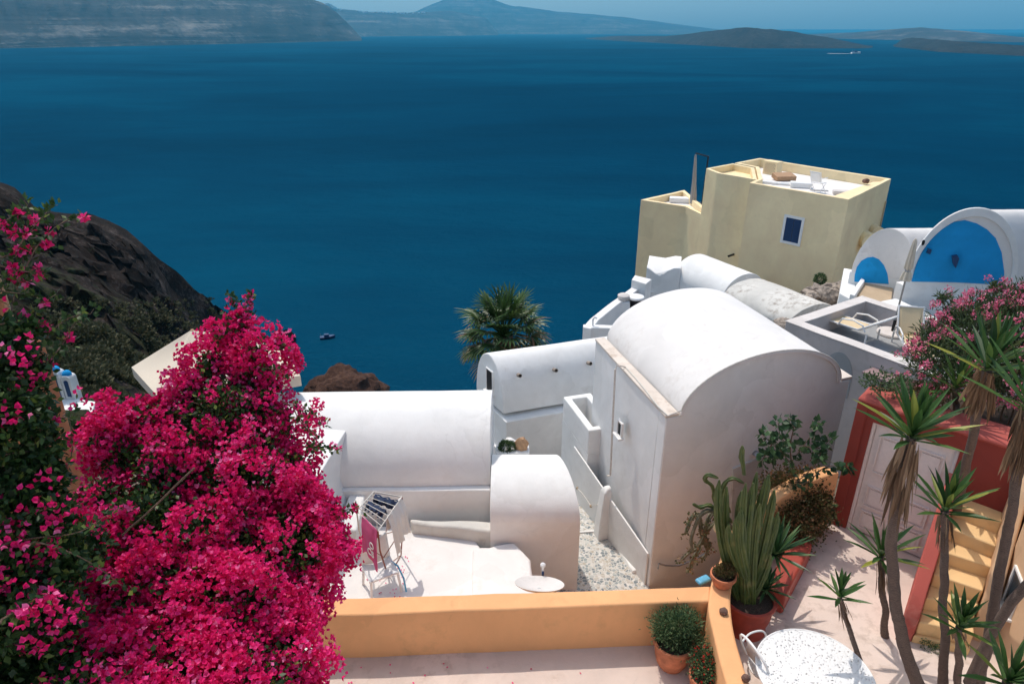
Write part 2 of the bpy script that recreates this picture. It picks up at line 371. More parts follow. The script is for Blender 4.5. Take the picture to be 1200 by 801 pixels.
def rock_mat(name, c1, c2, c3, s=.05, green=None, strat=0):
    m, nt, out = nodes(name); co = world_co(nt)
    a = noise_tex(nt, co, s, 8, .62, .3)
    bnoise = noise_tex(nt, co, s * 9, 8, .7)
    md = nt.nodes.new('ShaderNodeMath'); md.operation = 'ADD'; L(nt, a, md.inputs[0]); L(nt, bnoise, md.inputs[1])
    h = nt.nodes.new('ShaderNodeMath'); h.operation = 'MULTIPLY'; L(nt, md.outputs[0], h.inputs[0]); h.inputs[1].default_value = .5
    hh = h.outputs[0]
    if strat:
        st = noise_tex(nt, world_co(nt, (.0006, .0006, strat)), 1, 5, .7, .6)
        m3 = nt.nodes.new('ShaderNodeMath'); m3.operation = 'ADD'; L(nt, hh, m3.inputs[0]); L(nt, st, m3.inputs[1])
        m4 = nt.nodes.new('ShaderNodeMath'); m4.operation = 'MULTIPLY'; L(nt, m3.outputs[0], m4.inputs[0]); m4.inputs[1].default_value = .5; hh = m4.outputs[0]
    c = ramp(nt, hh, [(.38, c1), (.52, c2), (.64, c3)])
    if green:
        g = nt.nodes.new('ShaderNodeNewGeometry'); sp = nt.nodes.new('ShaderNodeSeparateXYZ'); L(nt, g.outputs['Position'], sp.inputs[0])
        mr = nt.nodes.new('ShaderNodeMapRange'); L(nt, sp.outputs['Y'], mr.inputs[0]); mr.inputs[1].default_value = green[1]; mr.inputs[2].default_value = green[0]; mr.inputs[3].default_value = 0; mr.inputs[4].default_value = .32
        ad = nt.nodes.new('ShaderNodeMath'); ad.operation = 'ADD'; L(nt, mr.outputs[0], ad.inputs[0]); L(nt, noise_tex(nt, co, .22, 5, .65), ad.inputs[1])
        f = ramp(nt, ad.outputs[0], [(.66, (0, 0, 0)), (.76, (1, 1, 1))])
        c = mixc(nt, f, c, ramp(nt, noise_tex(nt, co, 1.1, 6, .7), [(.4, (.016, .02, .009)), (.6, (.05, .052, .026))]))
    b = nt.nodes.new('ShaderNodeBsdfPrincipled'); L(nt, c, b.inputs['Base Color']); b.inputs['Roughness'].default_value = .95; b.inputs['Specular IOR Level'].default_value = .1
    bp = nt.nodes.new('ShaderNodeBump'); bp.inputs['Strength'].default_value = 1; bp.inputs['Distance'].default_value = .12 / s; L(nt, hh, bp.inputs['Height']); L(nt, bp.outputs[0], b.inputs['Normal'])
    L(nt, b.outputs[0], out.inputs[0]); return m
M['headland'] = rock_mat('headland_rock', (.006, .005, .0045), (.022, .015, .012), (.095, .075, .068), .12, (60, 135))
M['shore_rock'] = rock_mat('shore_rock', (.03, .016, .012), (.08, .042, .03), (.15, .085, .06), .1)
M['coast'] = rock_mat('coast_rock', (.02, .018, .017), (.065, .057, .05), (.26, .23, .20), .0022, None, .013)
M['coast_dark'] = rock_mat('lava_island', (.016, .016, .015), (.03, .028, .026), (.06, .055, .05), .003)
M['hillside'] = rock_mat('hillside_earth', (.10, .075, .055), (.2, .16, .12), (.32, .27, .22), .3)

# ------------------------------------------------------------------ leaf clouds
def cards(name, base, axis, side, length, width, mat, parent=None, fold=.25, droop=0.0, kind='leaf', rnd=None):
    """n leaves: base (n,3), axis dir (n,3), side dir (n,3), length (n), width (n)"""
    n = len(base)
    axis = axis / np.linalg.norm(axis, axis=1, keepdims=True)
    side = side - axis * (side * axis).sum(1, keepdims=True); side /= np.linalg.norm(side, axis=1, keepdims=True) + 1e-9
    nor = np.cross(side, axis)
    Lh = length[:, None]; W = width[:, None] / 2
    if kind == 'leaf':      # rhomb with a fold: 4 verts, 2 tris
        mid = base + axis * Lh * .45 
        V = np.stack([base, mid + side * W + nor * W * fold, base + axis * Lh - nor * Lh * droop, mid - side * W + nor * W * fold], 1)
        nv = 4; tris = np.array([[0, 1, 2], [0, 2, 3]])
    V = V.reshape(-1, 3)
    if parent is not None: V = V - np.array(WL[parent.name])
    faces = (np.arange(n)[:, None, None] * nv + tris[None]).reshape(-1, 3)
    me = bpy.data.meshes.new(name)
    me.vertices.add(len(V)); me.vertices.foreach_set('co', V.ravel())
    nf = len(faces)
    me.loops.add(nf * 3); me.loops.foreach_set('vertex_index', faces.ravel().astype(np.int32))
    me.polygons.add(nf); me.polygons.foreach_set('loop_start', np.arange(nf, dtype=np.int32) * 3)
    me.update(calc_edges=True); me.validate()
    at_ = me.attributes.new('rnd', 'FLOAT', 'FACE')
    rv = np.repeat(rng.random(n) if rnd is None else rnd, len(tris)).astype(np.float32); at_.data.foreach_set('value', rv)
    me.materials.append(mat)
    o = bpy.data.objects.new(name, me); COL.objects.link(o)
    if parent is not None: o.parent = parent; WL[o.name] = WL[parent.name]
    return o
def rdir(n):
    v = rng.normal(size=(n, 3)); return v / np.linalg.norm(v, axis=1, keepdims=True)
def blob_points(blobs, dens, jitter=.12, cut=.8, inner=False):
    """points on the surface of a union of balls (c, r)"""
    C = np.array([b[0] for b in blobs]); Rr = np.array([b[1] for b in blobs]); P = []; D = []
    for i, (c, r) in enumerate(zip(C, Rr)):
        n = int(4 * math.pi * r * r * dens)
        d = rdir(n); p = c + d * (r * (1 + rng.normal(size=(n, 1)) * jitter))
        keep = np.ones(n, bool)
        for j in range(len(C)):
            if j != i: keep &= np.linalg.norm(p - C[j], axis=1) > Rr[j] * cut
        P.append(p[keep]); D.append(d[keep])
    return np.vstack(P), np.vstack(D)
def curve_pts(p0, p1, sag=0, n=8, wob=0.0, bend=Vector((0, 0, 0))):
    p0, p1 = Vector(p0), Vector(p1); out = []
    for i in range(n + 1):
        t = i / n; q = p0.lerp(p1, t) + (Vector((0, 0, -sag)) + bend) * 4 * t * (1 - t)
        if wob and 0 < i < n: q += noise.noise_vector(q * 3) * wob
        out.append(q)
    return out

# ================================================================== SKY, LIGHT
SUN = Vector((-.24, .44, 1)).normalized()
w = bpy.data.worlds.new('World'); S.world = w; w.use_nodes = True
nt = w.node_tree; nt.nodes.clear()
sky = nt.nodes.new('ShaderNodeTexSky'); sky.sky_type = 'NISHITA'; sky.sun_disc = False
sky.sun_elevation = math.asin(SUN.z); sky.sun_rotation = math.atan2(SUN.x, SUN.y)
sky.altitude = 100; sky.air_density = 1.0; sky.dust_density = 2.2; sky.ozone_density = 2.0
bg = nt.nodes.new('ShaderNodeBackground'); bg.inputs[1].default_value = .15
wo = nt.nodes.new('ShaderNodeOutputWorld'); tint = mixc(nt, 1.0, sky.outputs[0], (1.03, 1.0, .89), 'MULTIPLY'); nt.links.new(tint, bg.inputs[0]); nt.links.new(bg.outputs[0], wo.inputs[0])
ld = bpy.data.lights.new('sun', 'SUN'); ld.energy = 2.0; ld.angle = R(.53); ld.color = (1, .93, .84)
sun = bpy.data.objects.new('sun', ld); COL.objects.link(sun); sun.location = SUN * 60
sun.rotation_euler = (-SUN).to_track_quat('-Z', 'Y').to_euler()
S.view_settings.view_transform = 'Standard'; S.view_settings.look = 'None'; S.view_settings.gamma = 1; S.view_settings.exposure = .48

# ================================================================== SETTING
mb = MB(); mb.poly([(-150000, -40000, SEA), (150000, -40000, SEA), (150000, 240000, SEA), (-150000, 240000, SEA)])
tag(mb.build('sea', M['sea'], smooth=0), kind='structure')

def interp(x, tab):
    if x <= tab[0][0]: return tab[0][1]
    for (a, b), (c, d) in zip(tab, tab[1:]):
        if x <= c: return b + (d - b) * (x - a) / (c - a)
    return tab[-1][1]
def far_land(name, x0, x1, top, water, mat, depth=.22, nx=170, nv=12, rough=.10, prof=.7):
    """a coast: waterline and skyline measured in the picture, standing at the distance its waterline gives"""
    V = []; nr = nv + 5
    for i in range(nx + 1):
        px = x0 + (x1 - x0) * i / nx
        wl = at(px, interp(px, water), z=SEA); 
        dirh = Vector((wl.x, wl.y, 0)); Dw = dirh.length; dirh.normalize()
        Dr = Dw * (1 + depth)
        b = (interp(px, top) - 400.5) / F; a = (px - 600) / F
        v = Vector((a, CP - SP * b, -SP - CP * b)); k = Dr / Vector((v.x, v.y)).length; zt = v.z * k
        H = max(1, zt - SEA)
        for j in range(nr + 1):
            if j <= nv:
                t = j / nv; s = t; hz = H * (t ** prof)
                D = Dw + (Dr - Dw) * s
            else:
                t = (j - nv) / 5; hz = H * (1 - t); D = Dr + (Dr - Dw) * t
            p = dirh * D
            nn = noise.fractal(Vector((p.x, p.y, hz * 2)) * (5.0 / Dw), 1.0, 2.1, 6)
            gully = noise.fractal(Vector((px * .05, hz / H * .8, 3.1)), 1.0, 2.1, 4)
            hz2 = hz + (nn * rough + gully * rough * 1.2) * H * min(1, t * 1.5) * (.5 if j == nv else 1)
            D2 = D + gully * (Dr - Dw) * .25 * (1 - abs(2 * min(1, j / nv) - 1))
            p = dirh * D2
            V.append((p.x, p.y, SEA - 2 + max(0, hz2) if 0 < j else SEA - 3))
    mb = MB(); mb.v = V
    for i in range(nx):
        for j in range(nr):
            q = i * (nr + 1) + j; mb.face((q, q + nr + 1, q + nr + 2, q + 1))
    return tag(mb.build(name, mat, smooth=60), kind='structure')
far_land('caldera_cliff', -260, 424, [(-260, -16), (0, -14), (340, -10), (368, -1), (384, 4), (398, 15), (412, 30), (424, 45)],
         [(-260, 63), (0, 57), (215, 53), (424, 48)], M['coast'], .16, 260, 16, .05)
far_land('plateau_coast', 345, 584, [(345, 8), (385, 4), (395, 10), (430, 14), (480, 15), (530, 13), (570, 21), (584, 38)],
         [(345, 44), (584, 41.5)], M['coast'], .15, 140, 10, .05)
far_land('mountain', 440, 870, [(440, 30), (484, 16), (505, 6), (525, -1), (550, -5), (575, -2), (600, 7), (650, 13), (720, 19), (790, 28), (845, 35), (870, 39)],
         [(440, 40.5), (870, 40.5)], M['coast'], .2, 240, 12, .06)
far_land('lava_island', 684, 1030, [(684, 45), (720, 42), (780, 42), (800, 40), (825, 36.5), (865, 33), (885, 33), (925, 37), (965, 43), (1000, 50), (1030, 56)],
         [(684, 46), (760, 50), (880, 57), (1030, 57)], M['coast_dark'], .10, 200, 12, .08)
far_land('far_island', 900, 1420, [(900, 43), (950, 40), (1000, 38), (1045, 34), (1075, 32), (1120, 35.5), (1200, 44), (1300, 48), (1420, 50)],
         [(900, 43.5), (1000, 46), (1200, 50), (1420, 52)], M['coast'], .18, 150, 10, .05)
far_land('near_islet', 1046, 1420, [(1046, 54), (1056, 45), (1066, 43.5), (1100, 46), (1150, 50), (1200, 53), (1420, 58)],
         [(1046, 55), (1100, 61), (1200, 66), (1420, 74)], M['coast_dark'], .10, 150, 10, .10)

mb = MB()
for k in range(110):
    px = random.choice([random.uniform(345, 402), random.uniform(355, 392), random.uniform(420, 500)])
    yt_ = interp(px, [(345, 8), (385, 4), (395, 10), (430, 14), (480, 15), (530, 13)]); wl = at(px, interp(px, [(345, 44), (584, 41.5)]), z=SEA)
    p = at(px, yt_ + random.uniform(.2, 1.6), y=wl.y * 1.142); s_ = random.uniform(12, 34); mb.box(p, (s_ * 1.6, s_, s_ * .8), rz=random.uniform(0, 1))
tag(mb.build('clifftop_village', M['white'], smooth=0), 'scatter of tiny white houses along the far cliff top', kind='stuff')
# headland on the left, running down to the sea
sil = [(-420, 150), (-200, 185), (0, 214), (20, 222), (42, 246), (70, 252), (104, 253), (132, 262), (150, 272), (168, 287), (185, 311), (205, 342), (222, 366), (238, 388), (250, 415), (262, 445), (280, 480), (420, 520)]
def headland():
    V = []; cols = 300; rows = 120
    for i in range(cols + 1):
        px = -420 + 840 * i / cols
        ys = interp(px, sil); Yr = 150 + 60 * max(0, min(1, (px + 100) / 460))
        top = at(px, ys, y=Yr)
        ybot = 640
        for j in range(rows + 1):
            t = j / rows
            if t <= .8:
                s = t / .8
                Y = 12 + (Yr - 12) * (s ** 1.5)
                py = ybot + (ys - ybot) * (s ** .72)
                p = at(px, py, y=Y)
                p.z = max(p.z, SEA - 3) if s < 1 else p.z
                amp = 1.0 * min(1, 5 * (1 - s) + .12) * (.4 + Y / 80)
            else:
                s = (t - .8) / .2
                p = top.copy(); p.y += 55 * s; p.x += 8 * s; p.z = top.z + (SEA - 4 - top.z) * s; amp = .12 + 2 * s
            q = p * .045
            nn = noise.fractal(q, 1.0, 2.2, 7); rg = 1 - 2 * abs(noise.fractal(p * .025 + Vector((9, 3, 1)), 1.0, 2.1, 5))
            n3 = noise.fractal(p * .16, 1.0, 2.0, 5); r3 = 1 - 2 * abs(noise.fractal(p * .09, 1.0, 2.1, 5))
            dsp = (nn * 2.0 + rg * 1.8 + n3 * 1.5 + r3 * 2.0) * amp; p.z += dsp; p.y -= dsp * .8; p.x += noise.fractal(p * .12, 1, 2, 4) * amp * 1.8
            if px > 255: p.z = min(p.z, SEA - 3 + max(0, (285 - px)) * .8 * (1 if t > .5 else 3))
            V.append(tuple(p))
    mb = MB(); mb.v = V
    for i in range(cols):
        for j in range(rows):
            q = i * (rows + 1) + j; mb.face((q, q + rows + 1, q + rows + 2, q + 1))
    return mb.build('headland', M['headland'], smooth=18)
tag(headland(), kind='structure')
# shrubs on the headland slope are ground cover
def ground_cover():
    n = 4200; P = []
    deps = bpy.context.evaluated_depsgraph_get(); deps.update()
    bpy.context.view_layer.update(); deps = bpy.context.evaluated_depsgraph_get()
    while len(P) < n:
        px = random.uniform(-60, 330); py = random.uniform(352, 520)
        if random.random() > (py - 340) / 90: continue
        a = at(px, py, d=1)
        hit, loc, nor, idx, ob, mtx = S.ray_cast(deps, Vector((0, 0, 0)), a.normalized(), distance=400)
        if hit and ob.name == 'headland':
            if noise.noise(loc * .12) > -.05: P.append((loc, random.uniform(.25, .75) * (.6 + loc.y / 110)))
    b, ax, sd, ln, wd = [], [], [], [], []
    for loc, r in P:
        k = 26; d = rdir(k); d[:, 2] = np.abs(d[:, 2]) 
        b.append(np.array(loc) + d * r * .75 * rng.random((k, 1))); ax.append(d); sd.append(rdir(k)); ln.append(np.full(k, r * .55)); wd.append(np.full(k, r * .42))
    o = cards('slope_scrub', np.vstack(b), np.vstack(ax), np.vstack(sd), np.concatenate(ln), np.concatenate(wd), M['shrub'])
    tag(o, 'dry olive green scrub dotted over the dark headland slope', 'scrub', kind='stuff')
ground_cover()

# village hillside under the houses
mb = MB()
def hill(u, v):
    x = -60 + 160 * u; y = -12 + 150 * v
    z = -8.4 if y < 4 else -8.4 - .0 * (y - 4)
    if y > 4: z = -8.4 - (y - 4) * .17
    if y > 14: z = -10.1 - (y - 14) * (.62 if x < 2 else .55 - .25 * min(1, (x - 2) / 10))
    if y > 32: z -= (y - 32) * .55
    z += noise.noise(Vector((x, y, 0)) * .2) * (.05 if y < 12 else .5)
    return (x, y, max(z, SEA - 3) if y < 137 else SEA - 4)
mb.grid(hill, 110, 110); tag(mb.build('hillside', M['hillside'], smooth=60), kind='structure')

# shore rock
def rockmesh(name, c, s, mat, parent=None, seed=0, amp=.35, sub=4, rz=0):
    bm = bmesh.new(); bmesh.ops.create_icosphere(bm, subdivisions=sub, radius=1)
    for v in bm.verts:
        q = v.co.copy(); nn = noise.fractal(q * 1.3 + Vector((seed * 7.1, seed, 3)), 1, 2.1, 5)
        v.co *= 1 + nn * amp
        v.co = Matrix.Rotation(rz, 3, 'Z') @ Vector((v.co.x * s[0], v.co.y * s[1], v.co.z * s[2])); v.co += Vector(c)
    me = bpy.data.meshes.new(name); bm.to_mesh(me); bm.free(); me.shade_smooth(); me.set_sharp_from_angle(angle=R(30))
    return link(name, me, mat, parent)
c = at(402, 466, z=SEA + 3); tag(rockmesh('shore_rock', c, (12, 11, 9), M['shore_rock'], seed=3, sub=5), kind='structure')

# terrace floors, alley
FLOOR = -7.0
# outline of the right terrace follows the orange wall
ow_l = at(388, 775, z=FLOOR); ow_r = at(845, 742, z=FLOOR)
def quad_floor(name, pts, z, mat, kind='structure', th=.0):
    mb = MB(); mb.prism([xy(p) for p in pts], z - .5, z)
    return tag(mb.build(name, mat, wob=.006), kind=kind)
yA = ow_l.y + .03; 
quad_floor('lower_terrace_floor', [(-7, -4), (2.2, -4), (2.9, 4), (2.45, ow_r.y + .1), (ow_l.x - 4, ow_l.y - .1)], FLOOR, M['terrace'])
fl = [(2.2, -4), (9.5, -4), (9.5, 7.6), at(1104, 652, z=FLOOR), at(1000, 606, z=FLOOR), at(985, 604, z=FLOOR), at(962, 606, z=FLOOR), at(935, 610, z=FLOOR), at(868, 640, z=FLOOR), at(842, 700, z=FLOOR), (2.55, 4.5)]
fl = [Vector((p[0], p[1], 0)) for p in fl]
quad_floor('courtyard_floor', fl, FLOOR + .004, M['terrace'])

# ---------------------------------------------------------------- big vaulted house
ZA = -8.6
Pb = at(760, 687, z=ZA); Pt = at(781, 490, y=Pb.y); zt = Pt.z
C0 = Vector((Pt.x, Pb.y, zt)); C1 = at(698, 399, z=zt); C2 = at(997, 444, z=zt)
C3 = C1 + (C2 - C0)
bh = empty('vaulted_house', (C0.x + 1.5, C0.y + 2, ZA), 'large white house with broad barrel roof, stained on top, and a cable down its side', 'house')
L0 = at(803, 489, z=zt + .0); R0 = at(980, 447, z=zt + .0); ax = (C1 - C0)
fdir = (C2 - C0).normalized(); gn = Vector((fdir.y, -fdir.x, 0))
L0 = C0 + fdir * (L0 - C0).dot(fdir); R0 = C0 + fdir * (R0 - C0).dot(fdir)
L1 = L0 + ax * .985; R1 = R0 + ax * .985
bk0 = C0 + ax.normalized() * .25; bk2 = C2 + ax.normalized() * .25
A = (L0 + R0) / 2; B = (L1 + R1) / 2; sd = (L0 - R0) / 2; RISE = .80
MB().prism([xy(bk0), xy(bk2), xy(C3), xy(C1)], -11, zt).build('wall', M['white'], bh, wob=.010)
arc_ = [A + sd * math.cos(math.pi * j / 40) + Vector((0, 0, (RISE - .03) * math.sin(math.pi * j / 40))) for j in range(41)]
fpoly = [Vector((C0.x, C0.y, -11)), C0] + arc_ + [C2, Vector((C2.x, C2.y, -11))]
MB().loft([fpoly, [p + ax.normalized() * .26 for p in fpoly]]).build('gable_wall', M['white'], bh, bevel=.03)
def arch_slab(A, B, sd, rise, th, n=40, mb=None):
    mb = mb or MB(); k = max(2, int((B - A).length / .4)); rings = []
    for i in range(k + 1):
        P = A.lerp(B, i / k); r = []
        for j in range(n + 1):
            t = math.pi * j / n; r.append(P + sd * (1 + th / sd.length) * math.cos(t) + Vector((0, 0, (rise) * math.sin(t))))
        for j in range(n, -1, -1):
            t = math.pi * j / n; r.append(P + sd * (1 - th / sd.length * .2) * math.cos(t) + Vector((0, 0, (rise - th) * math.sin(t) - .002)))
        rings.append(r)
    mb.loft(rings); return mb
arch_slab(A + gn * .03, B - gn * .03, sd, RISE, .05).build('roof', M['white_roof'], bh, bevel=.012, wob=.010)
# coping along both long sides
def coping(P, Q, wdt, th, out, mb):
    d = (Q - P).normalized(); n = Vector((-d.y, d.x, 0)) * out
    mb.prism([xy(P), xy(Q), xy(Q + n * wdt), xy(P + n * wdt)], P.z - .01, P.z + th); return mb
e = ax.normalized() * .02
side_n = (C2 - C0).normalized()
MB().prism([xy(C0 - side_n * .02), xy(C1 - side_n * .02), xy(C1 + side_n * .18), xy(C0 + side_n * .22)], zt + .002, zt + .05).build('coping', M['coping'], bh, bevel=.012, wob=.008)
MB().prism([xy(C2 + side_n * .03), xy(C3 + side_n * .03), xy(C3 - side_n * .2), xy(C2 - side_n * .2)], zt + .002, zt + .05).build('coping', M['coping'], bh, bevel=.012, wob=.008)
# thicker foot of the wall and its shadow line
fl_n = -side_n
def onwall(px, py):   # picture point on the left face
    dirv = at(px, py, d=1); P = C0; n = fl_n
    t = P.dot(n) / dirv.dot(n); return dirv * t
a = onwall(687, 534); b = onwall(761, 648)
mb = MB()
pa = a - ax.normalized() * -0.0
rr = [onwall(674, 522), onwall(761, 648)]
lowz = -11
v = [rr[0], rr[1], Vector((rr[1].x, rr[1].y, lowz)), Vector((rr[0].x, rr[0].y, lowz))]
v2 = [p + fl_n * .035 for p in v]; mb.loft([v, v2]); mb.build('plinth', M['white'], bh, bevel=.015, wob=.004)
# drain pier
pp = onwall(716, 640); tp = onwall(714, 572)
mb = MB(); q0 = onwall(711, 642) ; q0.z = ZA - .4
mb.loft([[Vector((tp.x, tp.y, z)) + ax.normalized() * s * wdt + fl_n * o for s, o in ((-1, -.02), (1, -.02), (1, dep_), (-1, dep_))] for z, wdt, dep_ in ((ZA - .9, .14, .26), (ZA + .3, .12, .2), (tp.z - .06, .10, .14), (tp.z + .02, .07, .09), (tp.z + .05, .03, .04))])
mb.build('drain_pier', M['white'], bh, bevel=.03)
# little window
wc = onwall(727, 502); wn = empty
def hole(name, c, d, n, w_, h_, parent, frame=True, mat='dark', dep=.012):
    d = d.normalized(); n = n.normalized(); up = Vector((0, 0, 1))
    fr = MB(); t = .03
    for (dx, dz, ww, hh) in ((-w_ / 2, 0, t, h_ + 2 * t), (w_ / 2, 0, t, h_ + 2 * t), (0, h_ / 2 + t / 2, w_ - t, t)):
        cc = c + d * dx + up * dz + n * .015
        fr.loft([[cc + d * sx * ww / 2 + up * sz * hh / 2 + n * o for sx, sz in ((-1, -1), (1, -1), (1, 1), (-1, 1))] for o in (-.03, .012)])
    f = fr.build(name, M['white'], parent)
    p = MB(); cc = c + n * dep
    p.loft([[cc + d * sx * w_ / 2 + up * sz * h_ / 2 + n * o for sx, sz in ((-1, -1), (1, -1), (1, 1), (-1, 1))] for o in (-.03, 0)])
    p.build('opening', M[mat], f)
    s = MB(); cc = c - up * (h_ / 2 + .02) + n * .04
    s.loft([[cc + d * sx * (w_ / 2 + .05) + up * sz * .018 + n * o for sx, sz in ((-1, -1), (1, -1), (1, 1), (-1, 1))] for o in (-.06, .05)])
    s.build('sill', M['white'], f, bevel=.008)
hole('window', wc, ax, fl_n, .16, .24, bh)
# pipe and cable
p1 = onwall(722.5, 432); p2 = onwall(717, 556)
mb = MB(); mb.tube([p1 + fl_n * .025, p1.lerp(p2, .5) + fl_n * .03, p2 + fl_n * .03, p2 + fl_n * .10], .018, 8); mb.build('drain_pipe', M['cream_pipe'], bh)
cp = [p1 + fl_n * .025 + Vector((0, 0, -.05)), p1 + Vector((0, 0, .07)) + fl_n * .0]
for px, py in ((733, 430), (745, 443), (758, 459), (771, 476), (783, 487)):
    q = at(px, py, z=zt + .062); cp.append(q)
for j in range(0, 39):
    t = math.pi * (j + 1.5) / 40
    cp.append(A + gn * .02 + sd * (1 + .05 / sd.length) * math.cos(t) + Vector((0, 0, RISE * math.sin(t) + .008)))
mb = MB(); mb.tube(cp, .013, 6); mb.build('cable', M['cream_pipe'], bh)
# white kerb along the foot, stepping down the alley
foot = onwall(674, 582); f2 = onwall(746, 688)

# rope of floats on the wall
pts = [onwall(679, 571), onwall(684, 576), onwall(690, 584), onwall(695, 592), onwall(703, 590), onwall(705, 594), onwall(704, 597)]
mb = MB(); mb.tube([p + fl_n * .05 for p in pts], .008, 6)
o_ = mb.build('rope', M['cream_pipe']); WL[o_.name]
tag(o_, 'thin rope with floats hung along the foot of the big white side wall', 'rope')
for i in (0, 3, 5, 6):
    mbf = MB(); mbf.lathe(pts[i] + fl_n * .05, [(.002, -.035), (.022, -.02), (.026, 0), (.02, .02), (.002, .034)], 10); mbf.build('float', M['sand'], o_)
# hose end on the front facade
fa = C0; fn = gn
def onfront(px, py, base=None, n=None):
    n = n or fn; base = base or C0; dirv = at(px, py, d=1); return dirv * (base.dot(n) / dirv.dot(n))
mb = MB(); mb.tube([onfront(768, 662) + fn * .08, onfront(769, 656) + fn * .08, onfront(776, 657.5) + fn * .10, onfront(790, 657) + fn * .12, onfront(806, 650) + fn * .14, onfront(822, 640) + fn * .16], .016, 8)
o_ = mb.build('garden_hose', M['metal']); tag(o_, 'grey hose drooping across the foot of the white gable wall', 'hose')
lmp = onfront(884, 530); 
o_ = tag(MB().lathe(lmp + fn * .06, [(.03, -.03), (.07, 0), (.05, .04), (.01, .06)], 14).build('wall_lamp', M['metal']), 'small round metal lamp on the white gable wall above the tall cactus', 'lamp')
# grey patch / meter door on the facade, top at the fig
mb = MB()
for (x0, y0, x1, y1) in ((858, 538, 893, 548),):
    q = [onfront(858, 548), onfront(893, 534), onfront(890, 600), onfront(856, 610)]
    mb.loft([q, [p + fn * .03 for p in q]])
mb.build('meter_door', M['white_old'], bh)

# ---------------------------------------------------------------- annexe down the alley
a0 = onwall(690.5, 505); zp = a0.z
a1 = at(660, 464, z=zp); a2 = at(692, 459.5, z=zp); a3 = a0 + (a2 - a1)
ob = empty('annexe', (a0.x + .3, a0.y + .6, -11), 'low white annexe with open parapet box tucked behind the big vaulted house', 'building')
MB().prism([xy(a0 + e), xy(a3), xy(a2), xy(a1)], -12, zp - .55).build('wall', M['white'], ob, wob=.01)
ring_mb([xy(a0 + e), xy(a3), xy(a2), xy(a1)], .14, zp - .56, zp).build('parapet', M['white'], ob, bevel=.03, wob=.012)

# ---------------------------------------------------------------- alley
def alley():
    mb = MB(); L_ = []; Rr_ = []
    for s in range(9):
        t = s / 8; P = f2.lerp(foot, t); y = P.y; zz = ZA + (foot.z - ZA) * t
        q = C0 + ax * ((y - C0.y) / ax.y)
        L_.append(Vector((q.x + .05, q.y, zz - .0))); Rr_.append(Vector((q.x - 1.9, q.y, zz)))
    L_.insert(0, L_[0] + Vector((.5, -3, 0))); Rr_.insert(0, Rr_[0] + Vector((.5, -3, 0)))
    for i in range(len(L_) - 1): mb.poly([L_[i], Rr_[i], Rr_[i + 1], L_[i + 1]])
    tag(mb.build('alley_paving', M['pebble'], smooth=0), kind='structure')
    k = MB()
    for i in range(1, len(L_) - 1):
        a, b = L_[i] + Vector((-.05, 0, 0)), L_[i + 1] + Vector((-.05, 0, 0))
        k.loft([[a + Vector((.0, 0, -.1)), a + Vector((-.16, 0, -.1)), a + Vector((-.13, 0, .05)), a + Vector((0, 0, .12))], [b + Vector((.0, 0, -.1)), b + Vector((-.16, 0, -.1)), b + Vector((-.13, 0, .05)), b + Vector((0, 0, .12))]])
    # a painted step across
    m_ = L_[5]; k.box(m_ + Vector((-.5, 0, .015)), (1.0, .05, .03), rz=.1)
    tag(k.build('alley_kerb', M['white'], wob=.012, bevel=.015), kind='structure')
alley()

# ---------------------------------------------------------------- left long vault
sp_z = -7.0
f0 = at(575, 569, z=sp_z); cr = at(576, 461, y=f0.y + 1.15); hgt = cr.z - sp_z
xr = f0.x; lv = empty('long_vault_house', (xr - 2, f0.y + 1, -8), 'smooth white barrel vaulted house with a lit ledge, behind the bougainvillea', 'house')
hgt = .9
while True:
    bst = min(400.5 - F * ((f0.y + 1.15 - 1.15 * math.cos(t)) * SP + (sp_z + hgt * math.sin(t)) * CP) / ((f0.y + 1.15 - 1.15 * math.cos(t)) * CP - (sp_z + hgt * math.sin(t)) * SP) for t in [math.pi * j / 59 for j in range(60)])
    if bst < 457 or hgt > 2: break
    hgt += .01
Af = Vector((xr - .0, f0.y + 1.15, sp_z)); Bf = Vector((xr - 4.6, f0.y + 1.05, sp_z))
MB().vault(Af, Bf, Vector((0, -1.15, 0)), hgt, 44).build('roof', M['white'], lv, bevel=.02, wob=.010)
MB().prism([(xr, f0.y - .12), (xr, f0.y + 2.4), (xr - 4.6, f0.y + 2.3), (xr - 4.6, f0.y - .16)], -11.5, sp_z + .002).build('wall', M['white'], lv, bevel=.025, wob=.012)

# ---------------------------------------------------------------- small vault by the alley
g0 = at(680, 612, z=-7.18); g1 = at(656, 533, y=g0.y + 1.15); x_l = xr + .01
sv = empty('small_vault_house', (g0.x - .7, g0.y + 1, -9), 'small white vaulted room, half shaded, between the long vault and the alley', 'house')
def top_px(x, yc, a_, zb, b_):
    best = 9e9
    for j in range(60):
        t = math.pi * j / 59; Y = yc - a_ * math.cos(t); Z = zb + b_ * math.sin(t)
        dz = Y * CP - Z * SP; best = min(best, 400.5 - F * (Y * SP + Z * CP) / dz)
    return best
def fit_rise(target, x, yc, a_, zb):
    b_ = .15
    while top_px(x, yc, a_, zb, b_) > target and b_ < 2.5: b_ += .01
    return b_
HA = .80; rise = fit_rise(532, g0.x, g0.y + HA, HA, g0.z); skew = (g1.x - g0.x)
rings = []
nseg = 26
for s in range(5):
    k = s / 4; r = []
    for j in range(nseg + 1):
        t = math.pi * j / nseg; yy = g0.y + HA - HA * math.cos(t); zz = g0.z + rise * math.sin(t)
        xe = g0.x + skew * (yy - g0.y) / 1.15
        r.append((x_l + (xe - x_l) * k, yy, zz))
    rings.append([(r[0][0], r[0][1], g0.z - .01)] + r + [(r[-1][0], r[-1][1], g0.z - .01)])
MB().loft(rings).build('roof', M['white'], sv, bevel=.02, wob=.008)
